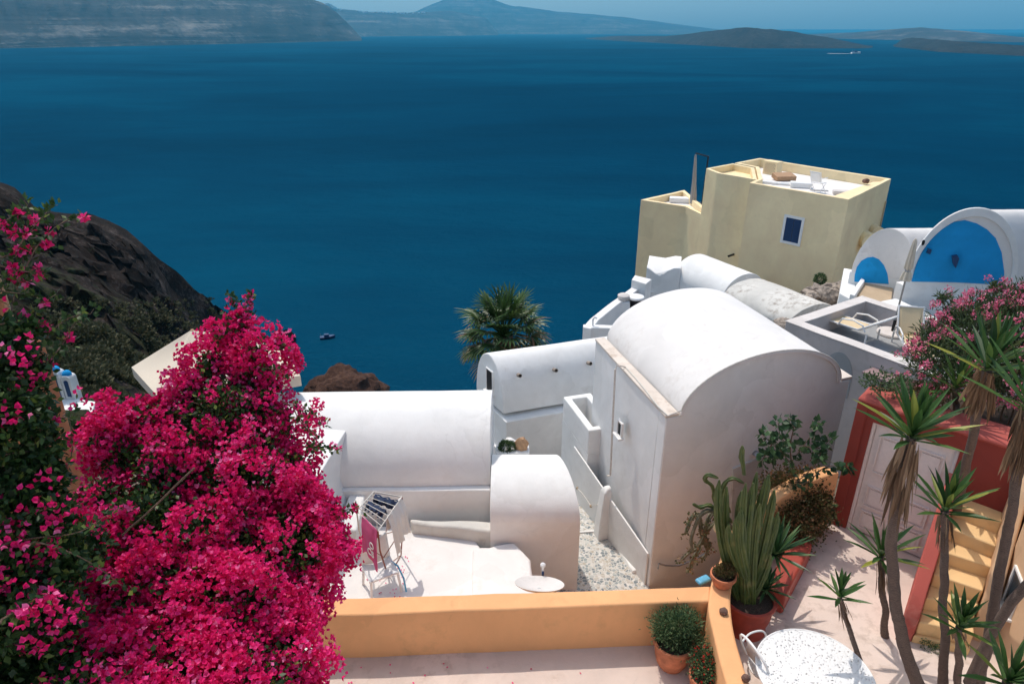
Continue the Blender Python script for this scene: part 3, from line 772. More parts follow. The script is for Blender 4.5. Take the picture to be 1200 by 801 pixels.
MB().prism([(x_l, g0.y), (g0.x, g0.y), (g0.x + skew * 2 * HA / 1.15, g0.y + 2 * HA), (x_l, g0.y + 2 * HA)], -11.5, g0.z).build('wall', M['white'], sv, wob=.006)

# plants, stone and pot on the ledge behind it
c = at(602, 520, y=g0.y + 1.9)
pl = empty('ledge_planter', c - Vector((0, 0, .25)), 'white planter with dark green herb and pale stone behind small vault', 'planter')
MB().box(c - Vector((.02, 0, .35)), (.62, .28, .5)).build('box', M['white'], pl, bevel=.03)
b_, d_ = blob_points([((c.x - .15, c.y, c.z - .06), .09), ((c.x - .05, c.y, c.z - .07), .08)], 9000)
cards('foliage', b_, d_ + rdir(len(b_)) * .5, rdir(len(b_)), np.full(len(b_), .05), np.full(len(b_), .02), M['herb_leaf'], pl)
o = rockmesh('stone', c + Vector((.14, 0, -.02)), (.13, .08, .15), M['wood'], seed=5, sub=3); tag(o, 'pointed brown stone leaning on the white ledge behind small vault', 'stone')
o = rockmesh('white_boulder', at(597, 520, y=c.y + .15), (.14, .1, .13), M['white'], seed=8, sub=3, amp=.1); tag(o, 'whitewashed rounded lump behind the brown pointed stone', 'stone')

# ---------------------------------------------------------------- middle barrel house with spouts
mv = empty('spouted_vault_house', (.5, 14.5, -11), 'white barrel house with rain spouts along its curved roof, beside the palm', 'house')
sz = -8.1
s_f = at(590, 485, z=sz); s_b = at(558, 457, z=sz); apx = at(569.5, 415, y=(s_f.y + s_b.y) / 2)
rdg2 = at(695, 397.5, z=apx.z); axd = (rdg2 - apx); axd.z = 0
mA = (s_f + s_b) / 2; mS = (s_f - s_b) / 2
mB_ = mA + axd * 1.5
MB().vault(mA, mB_, mS, apx.z - sz, 44).build('roof', M['white'], mv, bevel=.03, wob=.01)
# wall below with ledge in front
ln = Vector((axd.y, -axd.x, 0)).normalized()
q = [s_f + ln * .22, s_f + axd * 1.5 + ln * .22, s_b + axd * 1.5, s_b]
MB().prism([xy(p) for p in q], -12.5, sz - .08).build('wall', M['white'], mv, bevel=.03, wob=.012)
g_d = (s_b - s_f).normalized(); g_n = Vector((g_d.y, -g_d.x, 0)); 
if g_n.x > 0: g_n = -g_n
def ongable(px, py):
    dirv = at(px, py, d=1); return dirv * (s_f.dot(g_n) / dirv.dot(g_n))
gw = MB()
for nm, x0, y0, x1, y1, mt in (('window', 573, 434, 575.5, 458, 'dark'), ('door', 582, 489, 586, 522, 'metal')):
    c_ = ongable((x0 + x1) / 2, (y0 + y1) / 2); top_, bot_ = ongable((x0 + x1) / 2, y0), ongable((x0 + x1) / 2, y1)
    hole(nm, c_, g_d, g_n, .30 if nm == 'window' else .5, abs(top_.z - bot_.z), mv, mat=mt)
for i, (px, py) in enumerate(((607, 439), (649, 433), (689, 425))):
    dirv = at(px, py, d=1)
    # meet the vault surface: step along the ray
    best = None
    for k in range(400):
        p = dirv * (12 + k * .02); rel = p - mA; sN = mS.normalized()
        a_ = axd.normalized(); M2 = Matrix(((a_.x, sN.x), (a_.y, sN.y))).inverted(); st = M2 @ Vector((rel.x, rel.y))
        u = st.y / mS.length
        if abs(u) < 1 and p.z < sz + (apx.z - sz) * math.sqrt(1 - u * u): best = p; break
    if best is None: continue
    nn = Vector((ln.x, ln.y, .35)).normalized()
    MB().lathe(best + Vector((0, 0, 0)), [(.045, -.1), (.045, .17), (.035, .17), (.03, .02)], 12, tilt=nn.to_track_quat('Z', 'Y').to_matrix()).build('rain_spout', M['rubble'], mv)

# ---------------------------------------------------------------- white buttress left, in front of the long vault
bz = -6.15
t0, t1, t2, t3 = at(406, 504, z=bz), at(373, 557, z=bz), at(318, 548, z=bz), at(352, 500, z=bz)
bt = empty('stair_block', (t1.x, t1.y, -8), 'white sloping block with sharp shaded flank beside the bougainvillea', 'building')
mb = MB()
base = [at(424, 570, z=-7.55), at(408, 640, z=-7.55), at(330, 640, z=-7.55), at(340, 560, z=-7.55)]
mid_ = [t0.lerp(base[0], .5) + Vector((-.10, 0, -.0)), t1.lerp(base[1], .5) + Vector((-.1, .1, 0)), t2.lerp(base[2], .5), t3.lerp(base[3], .5)]
mb.loft([base, mid_, [t0, t1, t2, t3]]); mb.build('block', M['white'], bt, bevel=.02, wob=.012)
MB().prism([xy(p) for p in (at(422, 566, z=-7.4), at(434, 578, z=-7.4), at(420, 640, z=-7.4), at(395, 640, z=-7.4))], -8, -7.1).build('step', M['white'], bt, bevel=.04, wob=.02)

# ---------------------------------------------------------------- laundry roof terrace
LZ = -7.6
rt = empty('roof_terrace', (0, 7.6, LZ - 2), 'bright white uneven flat roof with rounded steps just below the ochre wall', 'roof')
pl_ = [at(380, 700, z=LZ), at(380, 612, z=LZ), at(484, 616, z=LZ), at(548, 618, z=LZ), at(562, 638, z=LZ), at(570, 690, z=LZ)]
pl_[0] = Vector((pl_[0].x, 6.2, 0)); pl_[-1] = Vector((pl_[-1].x, 6.2, 0))
pl2 = []
for a_, b_ in zip(pl_, pl_[1:] + pl_[:1]):
    for k in range(4): pl2.append(a_.lerp(b_, k / 4))
MB().prism([xy(p) for p in pl2], -10, LZ).build('deck', M['white_roof'], rt, bevel=.05, wob=.03, wscale=1.6)
q = [at(553, 643, z=LZ + .02), at(604, 636, z=LZ + .02), at(622, 655, z=LZ + .02), at(629, 700, z=LZ + .02), at(552, 700, z=LZ + .02)]
MB().prism([xy(p) for p in q], -10, LZ + .05).build('step', M['white_roof'], rt, bevel=.06, wob=.03, wscale=2)
q = [at(480, 607, z=LZ + .22), at(578, 610, z=LZ + .22), at(581, 622, z=LZ + .22), at(560, 621, z=LZ + .22), at(482, 612, z=LZ + .22)]
MB().prism([xy(p) for p in q], -10, LZ + .22).build('kerb_wall', M['white_old'], rt, bevel=.05, wob=.03, wscale=2)
MB().box(at(604, 700, z=LZ - .2), (.5, 1.0, .4)).build('ledge', M['white'], rt, bevel=.05, wob=.02)

# ---------------------------------------------------------------- ochre walls
TOPW = -6.3
o1, o2 = at(360, 722, z=TOPW), at(832, 704, z=TOPW); o3, o4 = at(833, 686, z=TOPW), at(360, 701, z=TOPW)
pw = empty('parapet_wall', ((o1.x + o2.x) / 2, o1.y, FLOOR - 1), 'ochre parapet wall running across the foot of the view', 'wall')
n_ = 24; 
front = [o1.lerp(o2, i / n_) + Vector((0, noise.noise(Vector((i * .4, 0, 0))) * .012, 0)) for i in range(n_ + 1)]
backp = [o4.lerp(o3, i / n_) + Vector((0, noise.noise(Vector((i * .4, 5, 0))) * .012, 0)) for i in range(n_ + 1)]
MB().prism([xy(p) for p in front + backp[::-1]], -11, TOPW).build('wall', M['orange'], pw, bevel=.03, wob=.008)
# curved wall: left edge and right edge of its top, read downwards
le = [(936, 557), (905, 572), (880, 590), (862, 606), (852, 625), (842, 655), (832, 686), (831, 712), (836, 740), (845, 775), (853, 812), (866, 870)]
re = [(985, 600), (950, 596), (915, 604), (890, 622), (874, 645), (862, 672), (856, 700), (858, 733), (869, 774), (884, 812), (900, 870)]
le = [(966, 545), (948, 550), (925, 560), (900, 574), (880, 592), (862, 612), (852, 632), (842, 658), (833, 684), (830, 712), (836, 742), (844, 775), (853, 806), (870, 870)]
re = [(985, 553), (962, 560), (938, 570), (915, 583), (897, 600), (882, 620), (873, 642), (864, 664), (857, 690), (857, 716), (861, 742), (870, 775), (880, 804), (902, 870)]
zs = [-5.98, -6.0, -6.04, -6.1, -6.18, -6.25] + [TOPW + .012] * 8
lp = [at(*p, z=z) for p, z in zip(le, zs)]; rp = [at(*p, z=z) for p, z in zip(re, zs)]
cw = empty('curved_wall', (lp[7].x, lp[7].y, FLOOR - 1), 'low curving ochre wall edged with pots that rounds the courtyard', 'wall')
mb = MB(); rings = []
def cr(P, k=4):
    out = []
    for i in range(len(P) - 1):
        a = P[max(i - 1, 0)]; b = P[i]; c = P[i + 1]; d = P[min(i + 2, len(P) - 1)]
        for s in range(k):
            t = s / k; out.append(.5 * ((2 * b) + (c - a) * t + (2 * a - 5 * b + 4 * c - d) * t * t + (3 * b - a - 3 * c + d) * t ** 3))
    out.append(P[-1]); return out
lq, rq = cr(lp), cr(rp)
mb.loft([[Vector((l.x, l.y, -11)), l, r, Vector((r.x, r.y, -11))] for l, r in zip(lq, rq)])
mb.build('wall', M['orange'], cw, bevel=.035, wob=.006)

# ---------------------------------------------------------------- red gatehouse
d0 = at(993, 620, z=FLOOR); d1 = at(1080, 658, z=FLOOR); fd = (d1 - d0).normalized(); fnr = Vector((fd.y, -fd.x, 0))
if fnr.y > 0: fnr = -fnr
dz = at(1022, 498, y=d0.y).z; DH = dz - FLOOR
def onred(px, py): 
    dirv = at(px, py, d=1); return dirv * (d0.dot(fnr) / dirv.dot(fnr))
rl = onred(974, 620); rr_ = onred(1176, 545)
zr = onred(1060, 484).z; zr = (onred(1010, 469).z + onred(1120, 508).z) / 2
rh = empty('red_gatehouse', d0 + fd * .5, 'oxide red plastered gatehouse with rounded corners around a pale double door', 'gatehouse')
back = -fnr * .55
wl_ = rl; wr_ = d0 + fd * 3.3
ow = .025; dl = d0 - fd * .03; dr = d0 + fd * ((d1 - d0).length + .03)
mb = MB()
def slab(a, b, z0, z1, f, k, mb):
    mb.prism([xy(a + fnr * f), xy(b + fnr * f), xy(b - fnr * k), xy(a - fnr * k)], z0, z1)
slab(wl_, dl, FLOOR - 1, zr, 0, .5, mb); slab(dr, wr_, FLOOR - 1, zr, 0, .5, mb); slab(dl, dr, dz + .04, zr, 0, .5, mb)
wall_ = mb.build('wall', M['darkred'], rh, wob=.0)
cap_in = .5
mb = MB(); kk = 30; rings = []
Lr = (wr_ - wl_).length
rings_t = []
a_, b_ = wl_ - fd * .06, wr_ + fd * .02
slab(a_, b_, zr - .001, zr + .07, .03, .52, mb)
mb.build('coping', M['red'], rh, bevel=.035, wob=.02, wscale=1.3)
# raised red frame left of the door
mb = MB(); slab(wl_ - fd * .05, wl_ + fd * .10, FLOOR - .6, zr, .035, .0, mb); mb.build('pier', M['darkred'], rh, bevel=.03, wob=.01)
# double door
W2 = (dr - dl).length / 2
fr = MB()
for s, ww in ((0, .05), (2 * W2 - .05, .05)): slab(dl + fd * s, dl + fd * (s + ww), FLOOR, dz + .04, -.03, .14, fr)
slab(dl + fd * .05, dr - fd * .05, dz, dz + .04, -.03, .14, fr)
fr_ = fr.build('door_frame', M['door_paint'], rh, bevel=.006)
for s in (0, 1):
    a_ = dl + fd * (.053 + s * (W2 - .05)); lw = W2 - .056
    lf = MB(); slab(a_, a_ + fd * lw, FLOOR + .02, dz - .004, -.06, .11, lf); leaf = lf.build('door_leaf', M['door_paint'], rh, bevel=.004)
    H_ = dz - FLOOR
    for z0, z1 in ((.10, .42), (.50, .86), (.94, 1.02), (1.10, H_ - .14)):
        if z1 - z0 < .1: continue
        mo = MB(); x0, x1 = .08, lw - .08; t = .018
        for (u0, u1, v0, v1) in ((x0, x0 + t, z0, z1), (x1 - t, x1, z0, z1), (x0 + t, x1 - t, z0, z0 + t), (x0 + t, x1 - t, z1 - t, z1)):
            slab(a_ + fd * u0, a_ + fd * u1, FLOOR + v0, FLOOR + v1, -.03, .07, mo)
        slab(a_ + fd * (x0 + .05), a_ + fd * (x1 - .05), FLOOR + z0 + .05, FLOOR + z1 - .05, -.038, .07, mo)
        mo.build('panel', M['door_paint'], leaf)
    if s == 0:
        h = MB(); hp = a_ + fd * (lw - .04) + Vector((0, 0, .95)) + fnr * -.03; h.tube([hp - fnr * .03, hp + fnr * .02, hp + fnr * .02 - fd * .1], .009, 8); h.box(hp - fnr * .026, (.03, .03, .12), rz=math.atan2(fd.y, fd.x)); h.build('handle', M['black'], leaf)

# low red wall beside door end and the planted roof behind the gatehouse
hz = zr - .25
q = [wl_ - fnr * .5, wr_ - fnr * .5, wr_ - fnr * 3.2 + fd * 1.5, wl_ - fnr * 2.0]
o = MB().prism([xy(p) for p in q], -11, hz - .1).build('planting_bed', M['soil'], wob=.03, wscale=3); tag(o, kind='structure')

# ---------------------------------------------------------------- stairs
s0l, s0r = at(1085, 752, z=FLOOR + .0), at(1146, 770, z=FLOOR + .0)
# tread front edges measured left and right
steps_px = [((1070, 744), (1138, 760)), ((1077, 728), (1142, 742)), ((1085, 700), (1146, 712)), ((1094, 672), (1152, 692)), ((1102, 645), (1162, 664)), ((1110, 617), (1168, 640)), ((1119, 590), (1174, 612)), ((1128, 560), (1180, 584))]
st = empty('staircase', s0l, 'ochre plastered steps climbing beside the red gatehouse, pale treads', 'stairs')
RZ = .19; T = []
for i, (a, b) in enumerate(steps_px):
    z = FLOOR + RZ * (i + .6); T.append((at(*a, z=z), at(*b, z=z), z))
for i, (a, b, z) in enumerate(T):
    if i + 1 < len(T): a2, b2 = T[i + 1][0], T[i + 1][1]
    else: dv = T[i][0] - T[i - 1][0]; a2, b2 = a + dv * 3.2, b + dv * 3.2
    MB().prism([xy(a), xy(b), xy(b2 + (b2 - b) * .1), xy(a2 + (a2 - a) * .1)], z - RZ - .15 - .002 * i, z).build('step', M['orange2'], st, bevel=.022, wob=.008)
# red stringer wall on the left of the steps
mb = MB(); rings = []
for i, (a, b, z) in enumerate(T):
    o_ = (a - b).normalized(); o_.z = 0; p = a + o_ * .005; zz = z + .17
    rings.append([Vector((p.x, p.y, -9)), Vector((p.x, p.y, zz)), Vector((p.x, p.y, zz)) + o_ * .17, Vector((p.x, p.y, -9)) + o_ * .17])
fwd = T[0][0] - T[1][0]; fwd.z = 0
rings.insert(0, [r + fwd * .35 - Vector((0, 0, .08 if k in (1, 2) else 0)) for k, r in enumerate(rings[0])])
mb.loft(rings); mb.build('stringer', M['red'], st, bevel=.03, wob=.008)
# pale louvre strip between door and steps
mb = MB(); p0, p1 = at(1078, 652, z=FLOOR + .75), at(1070, 705, z=FLOOR + .05)
ww = MB(); q0, q1 = at(1094, 628, z=-6.0), at(1068, 715, z=FLOOR)
dd = (Vector((q1.x, q1.y, 0)) - Vector((q0.x, q0.y, 0))).normalized(); nn = Vector((-dd.y, dd.x, 0))
lou = empty('louvre_screen', (q1.x, q1.y, FLOOR), 'narrow white louvred shutter leaning between the red stair side and the pale door', 'shutter')
top_a, top_b = at(1099, 622, z=-5.95), at(1080, 660, z=-6.35); ba, bb = at(1078, 690, z=FLOOR + .05), at(1066, 716, z=FLOOR + .02)
P4 = [at(1100, 620, z=-6.05), at(1091, 618, z=-6.05), at(1063, 712, z=-6.93), at(1070, 714, z=-6.93)]
fr = MB(); nrm = (P4[1] - P4[0]).cross(P4[3] - P4[0]).normalized()
fr.loft([P4, [p + nrm * .02 for p in P4]]); fr.build('frame', M['white_paint'], lou, bevel=.004)
for k in range(1, 24):
    t = k / 24; a = P4[0].lerp(P4[3], t); b = P4[1].lerp(P4[2], t)
    MB().tube([a.lerp(b, .12) + nrm * -.006, a.lerp(b, .88) + nrm * -.006], .007, 5).build('slat', M['metal'], lou)
# ochre side wall right of the steps
wtop = -4.9
e0, e1 = at(1152, 765, z=FLOOR), T[-1][1]
dirw = (e1 - T[1][1]); dirw.z = 0; dirw.normalize(); nr_ = Vector((dirw.y, -dirw.x, 0))
pA = T[2][1] + nr_ * .02; pB = T[-1][1] + nr_ * .02 + dirw * 3.2
rw = empty('stair_wall', pA, 'pale ochre wall standing along the right side of the steps', 'wall')
mb = MB()
mb.loft([[Vector((pA.x, pA.y, -9)), Vector((pA.x, pA.y, -6.3)), Vector((pA.x, pA.y, -6.3)) + nr_ * .16, Vector((pA.x, pA.y, -9)) + nr_ * .16],
         [Vector((pA.x, pA.y, -9)) + dirw * 1.0, Vector((pA.x, pA.y, -5.0)) + dirw * 1.0, Vector((pA.x, pA.y, -5.0)) + nr_ * .16 + dirw * 1.0, Vector((pA.x, pA.y, -9)) + nr_ * .16 + dirw * 1.0],
         [Vector((pB.x, pB.y, -9)), Vector((pB.x, pB.y, -3.9)), Vector((pB.x, pB.y, -3.9)) + nr_ * .16, Vector((pB.x, pB.y, -9)) + nr_ * .16]])
mb.build('wall', M['ramp_side'], rw, bevel=.03, wob=.012)
# ochre block at the right edge with a white niche
g = at(1172, 760, z=FLOOR)
bk = empty('ochre_house', (g.x + .8, g.y + .8, FLOOR), 'ochre house corner at the right edge, with white window and dark opening', 'house')
gA = at(1150, 720, z=-6.6)
MB().prism([xy(at(1166, 700, z=-6.6)), xy(at(1190, 770, z=-6.6)), (at(1190, 770, z=-6.6).x + 3, at(1190, 770, z=-6.6).y - .5), (gA.x + 4, gA.y + 2.5), xy(at(1200, 610, z=-5.6))], -9, -5.2).build('wall', M['ramp_side'], bk, bevel=.03, wob=.012)
ha, hb = at(1166, 700, z=-6.6), at(1190, 770, z=-6.6); hd = (hb - ha); hd.z = 0; hn = Vector((hd.y, -hd.x, 0)).normalized()
if hn.x > 0: hn = -hn
wcx = ha + hd * .4; hole('window', Vector((wcx.x, wcx.y, -6.15)), hd, hn, .32, .5, bk, mat='glass')

# ================================================================== YELLOW HOUSE
YT = -5.75
yA_, yB_ = at(994.8, 233.7, z=YT), at(878.7, 214, z=YT)
C2_, P2_, Q2_ = at(889, 209.5, z=YT), at(885.5, 195.5, z=YT), at(861, 190.8, z=YT)
G_, H_ = at(890, 185.3, z=YT), at(1044.5, 209.5, z=YT)
yh = empty('cream_yellow_house', (yA_.x - 1, yA_.y + 2, -10), 'cream yellow flat roofed house with blue shutters, standing highest above the sea', 'house')
main = [xy(v) for v in (yA_, yB_, C2_, P2_, Q2_, G_, H_)]
MB().prism(main, -13, YT - .42).build('wall', M['yellow'], yh, wob=.01)
ring_mb(main, .17, YT - .43, YT).build('parapet', M['yellow'], yh, bevel=.02, wob=.01)
ins = inset([Vector(p) for p in main], .16)
MB().prism([xy(p) for p in ins], YT - .45, YT - .40).build('roof_floor', M['white_roof'], yh)
D_, Cc, Pp, Qq, E_ = at(842, 202.6, z=YT), at(887.5, 210.5, z=YT), at(884, 196.5, z=YT), at(859, 191.2, z=YT), at(827.7, 197, z=YT)
tow = [xy(v) for v in (D_, Cc, Pp, Qq, E_)]
MB().prism(tow, -13, YT - .3).build('wall', M['yellow'], yh, wob=.01)
ring_mb(tow, .15, YT - .31, YT - .004).build('parapet', M['yellow'], yh, bevel=.02, wob=.008)
# dividing wall + lattice chimney box + bench block
Y2 = -7.86
K_, J_, N_, O2_ = at(803.6, 242, z=Y2), at(751, 234, z=Y2), at(802, 222.4, z=Y2), at(838, 228, z=Y2)
low = [xy(v) for v in (K_, J_, N_, O2_)]
K2 = K_.lerp(Vector((E_.x, E_.y, 0)), .9)
O3 = Vector((D_.x + .3, D_.y + 1.6, 0)); low = [xy(K_), xy(J_), xy(N_), xy(O3), (D_.x + .05, D_.y + .05)]
MB().prism(low, -15, Y2 - .35).build('wall', M['yellow'], yh, wob=.01)
ring_mb(low, .2, Y2 - .36, Y2).build('parapet', M['yellow'], yh, bevel=.02, wob=.012)
MB().prism([xy(p) for p in inset([Vector(p) for p in low], .19)], Y2 - .38, Y2 - .33).build('roof_floor', M['white_roof'], yh)
# front window
fdr = (yB_ - yA_).normalized(); fnn = Vector((fdr.y, -fdr.x, 0)); 
if fnn.y > 0: fnn = -fnn
def onyel(px, py): dirv = at(px, py, d=1); return dirv * (yA_.dot(fnn) / dirv.dot(fnn))
wa, wb, wc_ = onyel(918.8, 251.5), onyel(942.5, 256), onyel(914.5, 284.5)
wW = (wb - wa).length; wH = abs(wa.z - wc_.z); cen = onyel(928.8, 269.8); ur = -fdr; up = Vector((0, 0, 1))
fr = MB(); t = .10
for (dx, dz, w_, h_) in ((-wW / 2 + t / 2, 0, t, wH), (wW / 2 - t / 2, 0, t, wH), (0, wH / 2 - t / 2, wW - 2 * t, t), (0, -wH / 2 + t / 2, wW - 2 * t, t)):
    cc = cen + ur * dx + up * dz
    fr.loft([[cc + ur * sx * w_ / 2 + up * sz_ * h_ / 2 + fnn * o for sx, sz_ in ((-1, -1), (1, -1), (1, 1), (-1, 1))] for o in (-.05, .045)])
wf = fr.build('window', M['white_paint'], yh)
for s in (-1, 1):
    w_ = (wW - 2 * t) / 2 - .012; cc = cen + ur * s * (w_ / 2 + .012); h_ = wH - 2 * t
    sh = MB(); sh.loft([[cc + ur * sx * w_ / 2 + up * sz_ * h_ / 2 + fnn * o for sx, sz_ in ((-1, -1), (1, -1), (1, 1), (-1, 1))] for o in (-.04, .015)])
    for k in range(16):
        c2 = cc + up * (-h_ / 2 + .06 + (h_ - .12) * k / 15)
        sh.loft([[c2 + ur * sx * (w_ / 2 - .04) + up * v_ + fnn * o for sx in (-1, 1)] + [c2 + ur * sx * (w_ / 2 - .04) + up * (v_ + .012) + fnn * o for sx in (1, -1)] for v_, o in ((-.02, .016), (.0, .03))])
    sh.build('shutter', M['blue_wood'], wf)
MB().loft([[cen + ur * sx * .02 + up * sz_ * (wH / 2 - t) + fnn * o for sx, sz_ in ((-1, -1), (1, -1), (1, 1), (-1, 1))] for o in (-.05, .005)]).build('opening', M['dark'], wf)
pc = onyel(855.5, 299.5) * 1.02
MB().lathe(pc, [(.05, -.3), (.05, .12), (.04, .12), (.03, 0)], 10, tilt=fnn.to_track_quat('Z', 'Y').to_matrix()).build('waste_pipe', M['black'], yh)
rpn = (H_ - yA_).normalized()
rq_ = H_ - rpn * .25; MB().tube([rq_ + Vector((.03, -.05, -.9)), rq_ + Vector((.05, -.05, -4.5))], .03, 6).build('downpipe', M['sand'], yh)
# lattice vent box
lb = at(905, 198, z=YT - .4); lb = at(907, 204, z=YT - .4) + Vector((-.1, 0, 0))
dy = (H_ - G_).normalized(); rzv = math.atan2(dy.y, dy.x)
lt = empty('lattice_box', lb, 'cream roof vent box with pierced lattice front on yellow house', 'vent box')
MB().box(lb + Vector((0, 0, .3)), (.72, .45, .6), rz=rzv).build('box', M['yellow'], lt, bevel=.015)
lat = MB(); nb = Vector((dy.y, -dy.x, 0)); 
if nb.y > 0: nb = -nb
for i in range(9):
    for j in range(7):
        if (i + j) % 2: lat.loft([[lb + dy * ((i - 4) * .06 + sx * .022) + up * (.10 + j * .065 + sz_ * .022) + nb * o for sx, sz_ in ((-1, -1), (1, -1), (1, 1), (-1, 1))] for o in (.2, .229)])
tag(lat.build('lattice', M['stone'], lt))
# roof furniture
FZ = YT - .40
def chair_white(loc, rz, label, group=None):
    Mx = Matrix.Translation(loc) @ Matrix.Rotation(rz, 4, 'Z'); P = lambda x, y, z: Mx @ Vector((x, y, z))
    r = empty('folding_chair', loc, label, 'chair', group)
    MB().grid(lambda u, v: P(-.22 + .44 * u, -.2 + .4 * v, .42 - .02 * math.sin(math.pi * v)), 6, 6).build('seat', M['white_paint'], r, solid=.02)
    MB().grid(lambda u, v: P(-.22 + .44 * u, .2 + .16 * v, .46 + .42 * v), 6, 6).build('backrest', M['white_paint'], r, solid=.02)
    for x in (-.24, .24):
        MB().tube([P(x, -.24, 0), P(x, .16, .46), P(x, .36, .9)], .014, 6).build('leg', M['white_paint'], r)
        MB().tube([P(x, .26, 0), P(x, -.2, .42)], .014, 6).build('leg', M['white_paint'], r)
        MB().tube([P(x, -.22, .62), P(x, .24, .62)], .016, 6).build('armrest', M['white_paint'], r)
    return r
chair_white(at(957, 225.5, z=FZ), 2.2, 'white folding chair standing at the middle of the yellow house roof')
def pallet(px, py, w_, l_, h_, rz, mat, label, name='lounger_cushion', cat='cushion', tilt=0, group=None):
    c = at(px, py, z=FZ) + Vector((0, 0, h_ / 2 + .002 + abs(tilt) * l_ * .4))
    mb = MB(); Mx = (Matrix.Rotation(rz, 4, 'Z') @ Matrix.Rotation(tilt, 4, 'X')).to_3x3()
    mb.box(c, (w_, l_, h_), M=Mx)
    tag(mb.build(name, mat, bevel=min(.03, h_ * .3)), label, cat, group)
pallet(918, 211, .9, .6, .22, .1, M['wood'], 'orange brown wooden crate lying open on the yellow house roof', 'wooden_crate', 'crate', .15)
pallet(898, 214.5, .6, .35, .1, -.4, M['white_paint'], 'small white cushion at the left end of the yellow house roof')
pallet(917, 216.5, .9, .3, .1, -.4, M['white_paint'], 'long thin white cushion next to the wooden crate on the roof')
pallet(938, 219.5, .85, .45, .22, -.3, M['white_paint'], 'thick white cushion lying beside the folding chair on the roof')
pallet(960, 223.5, .7, .16, .03, -.25, M['grey_cloth'], 'blue grey board lying under the white folding chair', 'board', 'board')
pallet(988, 228, .8, .4, .16, -.3, M['greige_top'], 'stack of pale slats near the roof corner of the yellow house', 'slat_stack', 'slats')
o = rockmesh('roof_stone', at(1015, 212, z=YT + .05), (.14, .12, .10), M['stone'], seed=2, sub=3); tag(o, 'dark stone sitting on the far bench of the yellow roof', 'stone')
bq = [at(1020, 211.5, z=YT - .12), at(1037, 212.5, z=YT - .12), at(1002, 229, z=YT - .12), at(988, 227, z=YT - .12)]
iH = inset([Vector(p) for p in main], .16); 
MB().prism([xy(iH[6]), xy(iH[0]), (iH[0].x - .5, iH[0].y + .45), (iH[6].x - .62, iH[6].y - .15)], FZ, YT - .1).build('bench', M['yellow'], yh, bevel=.02)
# closed grey parasol on the lower terrace
ub = at(812, 241, z=Y2 - .33)
um = empty('cantilever_parasol', ub, 'closed grey cantilever parasol on the lower terrace of the yellow house', 'parasol')
MB().lathe(ub + Vector((.5, .2, .0)), [(.3, 0), (.3, .08), (.05, .1)], 16).build('base', M['black'], um)
MB().tube([ub + Vector((.5, .2, 0)), ub + Vector((.55, .2, 2.35)), ub + Vector((.55, .2, 2.45))], .035, 8).build('pole', M['black'], um)
MB().tube([ub + Vector((.55, .2, 2.42)), ub + Vector((-.15, .0, 2.62))], .03, 8).build('arm', M['black'], um)
cm = MB(); rings = []
for z, r in ((2.55, .03), (2.4, .05), (1.9, .07), (1.2, .09), (.5, .13), (.12, .14), (.1, .06)):
    rings.append([ub + Vector((-.15 + .15 * (2.6 - z) / 2.6, 0, z)) + Vector((math.cos(a), math.sin(a), 0)) * r * (1 + .25 * math.cos(a * 8)) for a in [2 * math.pi * k / 32 for k in range(32)]])
cm.loft(rings).build('canopy', M['grey_cloth'], um)
o = MB().box(at(796, 234, z=Y2 - .2), (1.0, .5, .25), rz=-.2).build('white_bench', M['white_paint'], bevel=.03); tag(o, 'low white bench block on lower terrace beside the closed grey parasol', 'bench')
# vents against its right wall
for i, (px, py, s_) in enumerate(((1012, 279, .34), (1021, 270, .3))):
    c = at(px, py, y=yA_.y + 2.2 + i * .8); 
    o = MB().tube([c, c + Vector((.0, -.6, .0))], s_, 20).build('wall_tank', M['yellow'])
    tag(o, ('front' if i == 0 else 'rear') + ' round cream tank between yellow house and white vault', 'tank')

# ---------------------------------------------------------------- white houses between
sm = empty('portal_vault_house', (5.6, 23, -12), 'bright white vaulted room with curved portal, at the foot of yellow house', 'house')
z_ = -9.0
va, vb = at(800, 316, z=z_), at(846, 352, z=z_)
ra, rb = at(800, 298.5, z=z_ + .9), at(864, 322.5, z=z_ + .9)
va = at(788, 326, z=z_); S_ = Vector((-(vb - va).y, (vb - va).x, 0)).normalized() * 1.05
if S_.y < 0: S_ = -S_
MB().vault(va + S_, vb + S_ , S_, .85, 30).build('roof', M['white'], sm, bevel=.02, wob=.01)
MB().prism([xy(va), xy(vb), xy(vb + S_ * 2), xy(va + S_ * 2)], -13, z_ + .002).build('wall', M['white'], sm, wob=.01)
# portal in front with curved top
pz = -8.95
pa, pb_ = at(758, 318, z=pz), at(797, 316, z=pz)
k0 = at(762, 315, z=pz)
prof = [(758, 313), (762, 316), (768, 321), (773, 324), (778, 322), (783, 318), (790, 315), (798, 314.5)]
fy = at(773, 324, z=pz).y
fp = [at(px, py, y=fy + (px - 758) * -.012) for px, py in prof]
mb = MB(); mb.loft([[Vector((p.x, p.y, -13)) for p in fp] + [Vector((p.x + .4, p.y + 1.6, -13)) for p in fp[::-1]], list(fp) + [Vector((p.x + .4, p.y + 1.6, p.z)) for p in fp[::-1]]])
mb.build('portal', M['white'], sm, bevel=.03, wob=.008)
lf_ = at(757.5, 313, y=fy); 
dvn = Vector((-1, .0, 0))
hc = at(764, 330, y=fy); hole('doorway', Vector((fp[1].x + .12, fp[1].y - .0, at(764, 330, y=fy).z)), Vector((1, 0, 0)), Vector((0, -1, 0)), .22, .75, sm)
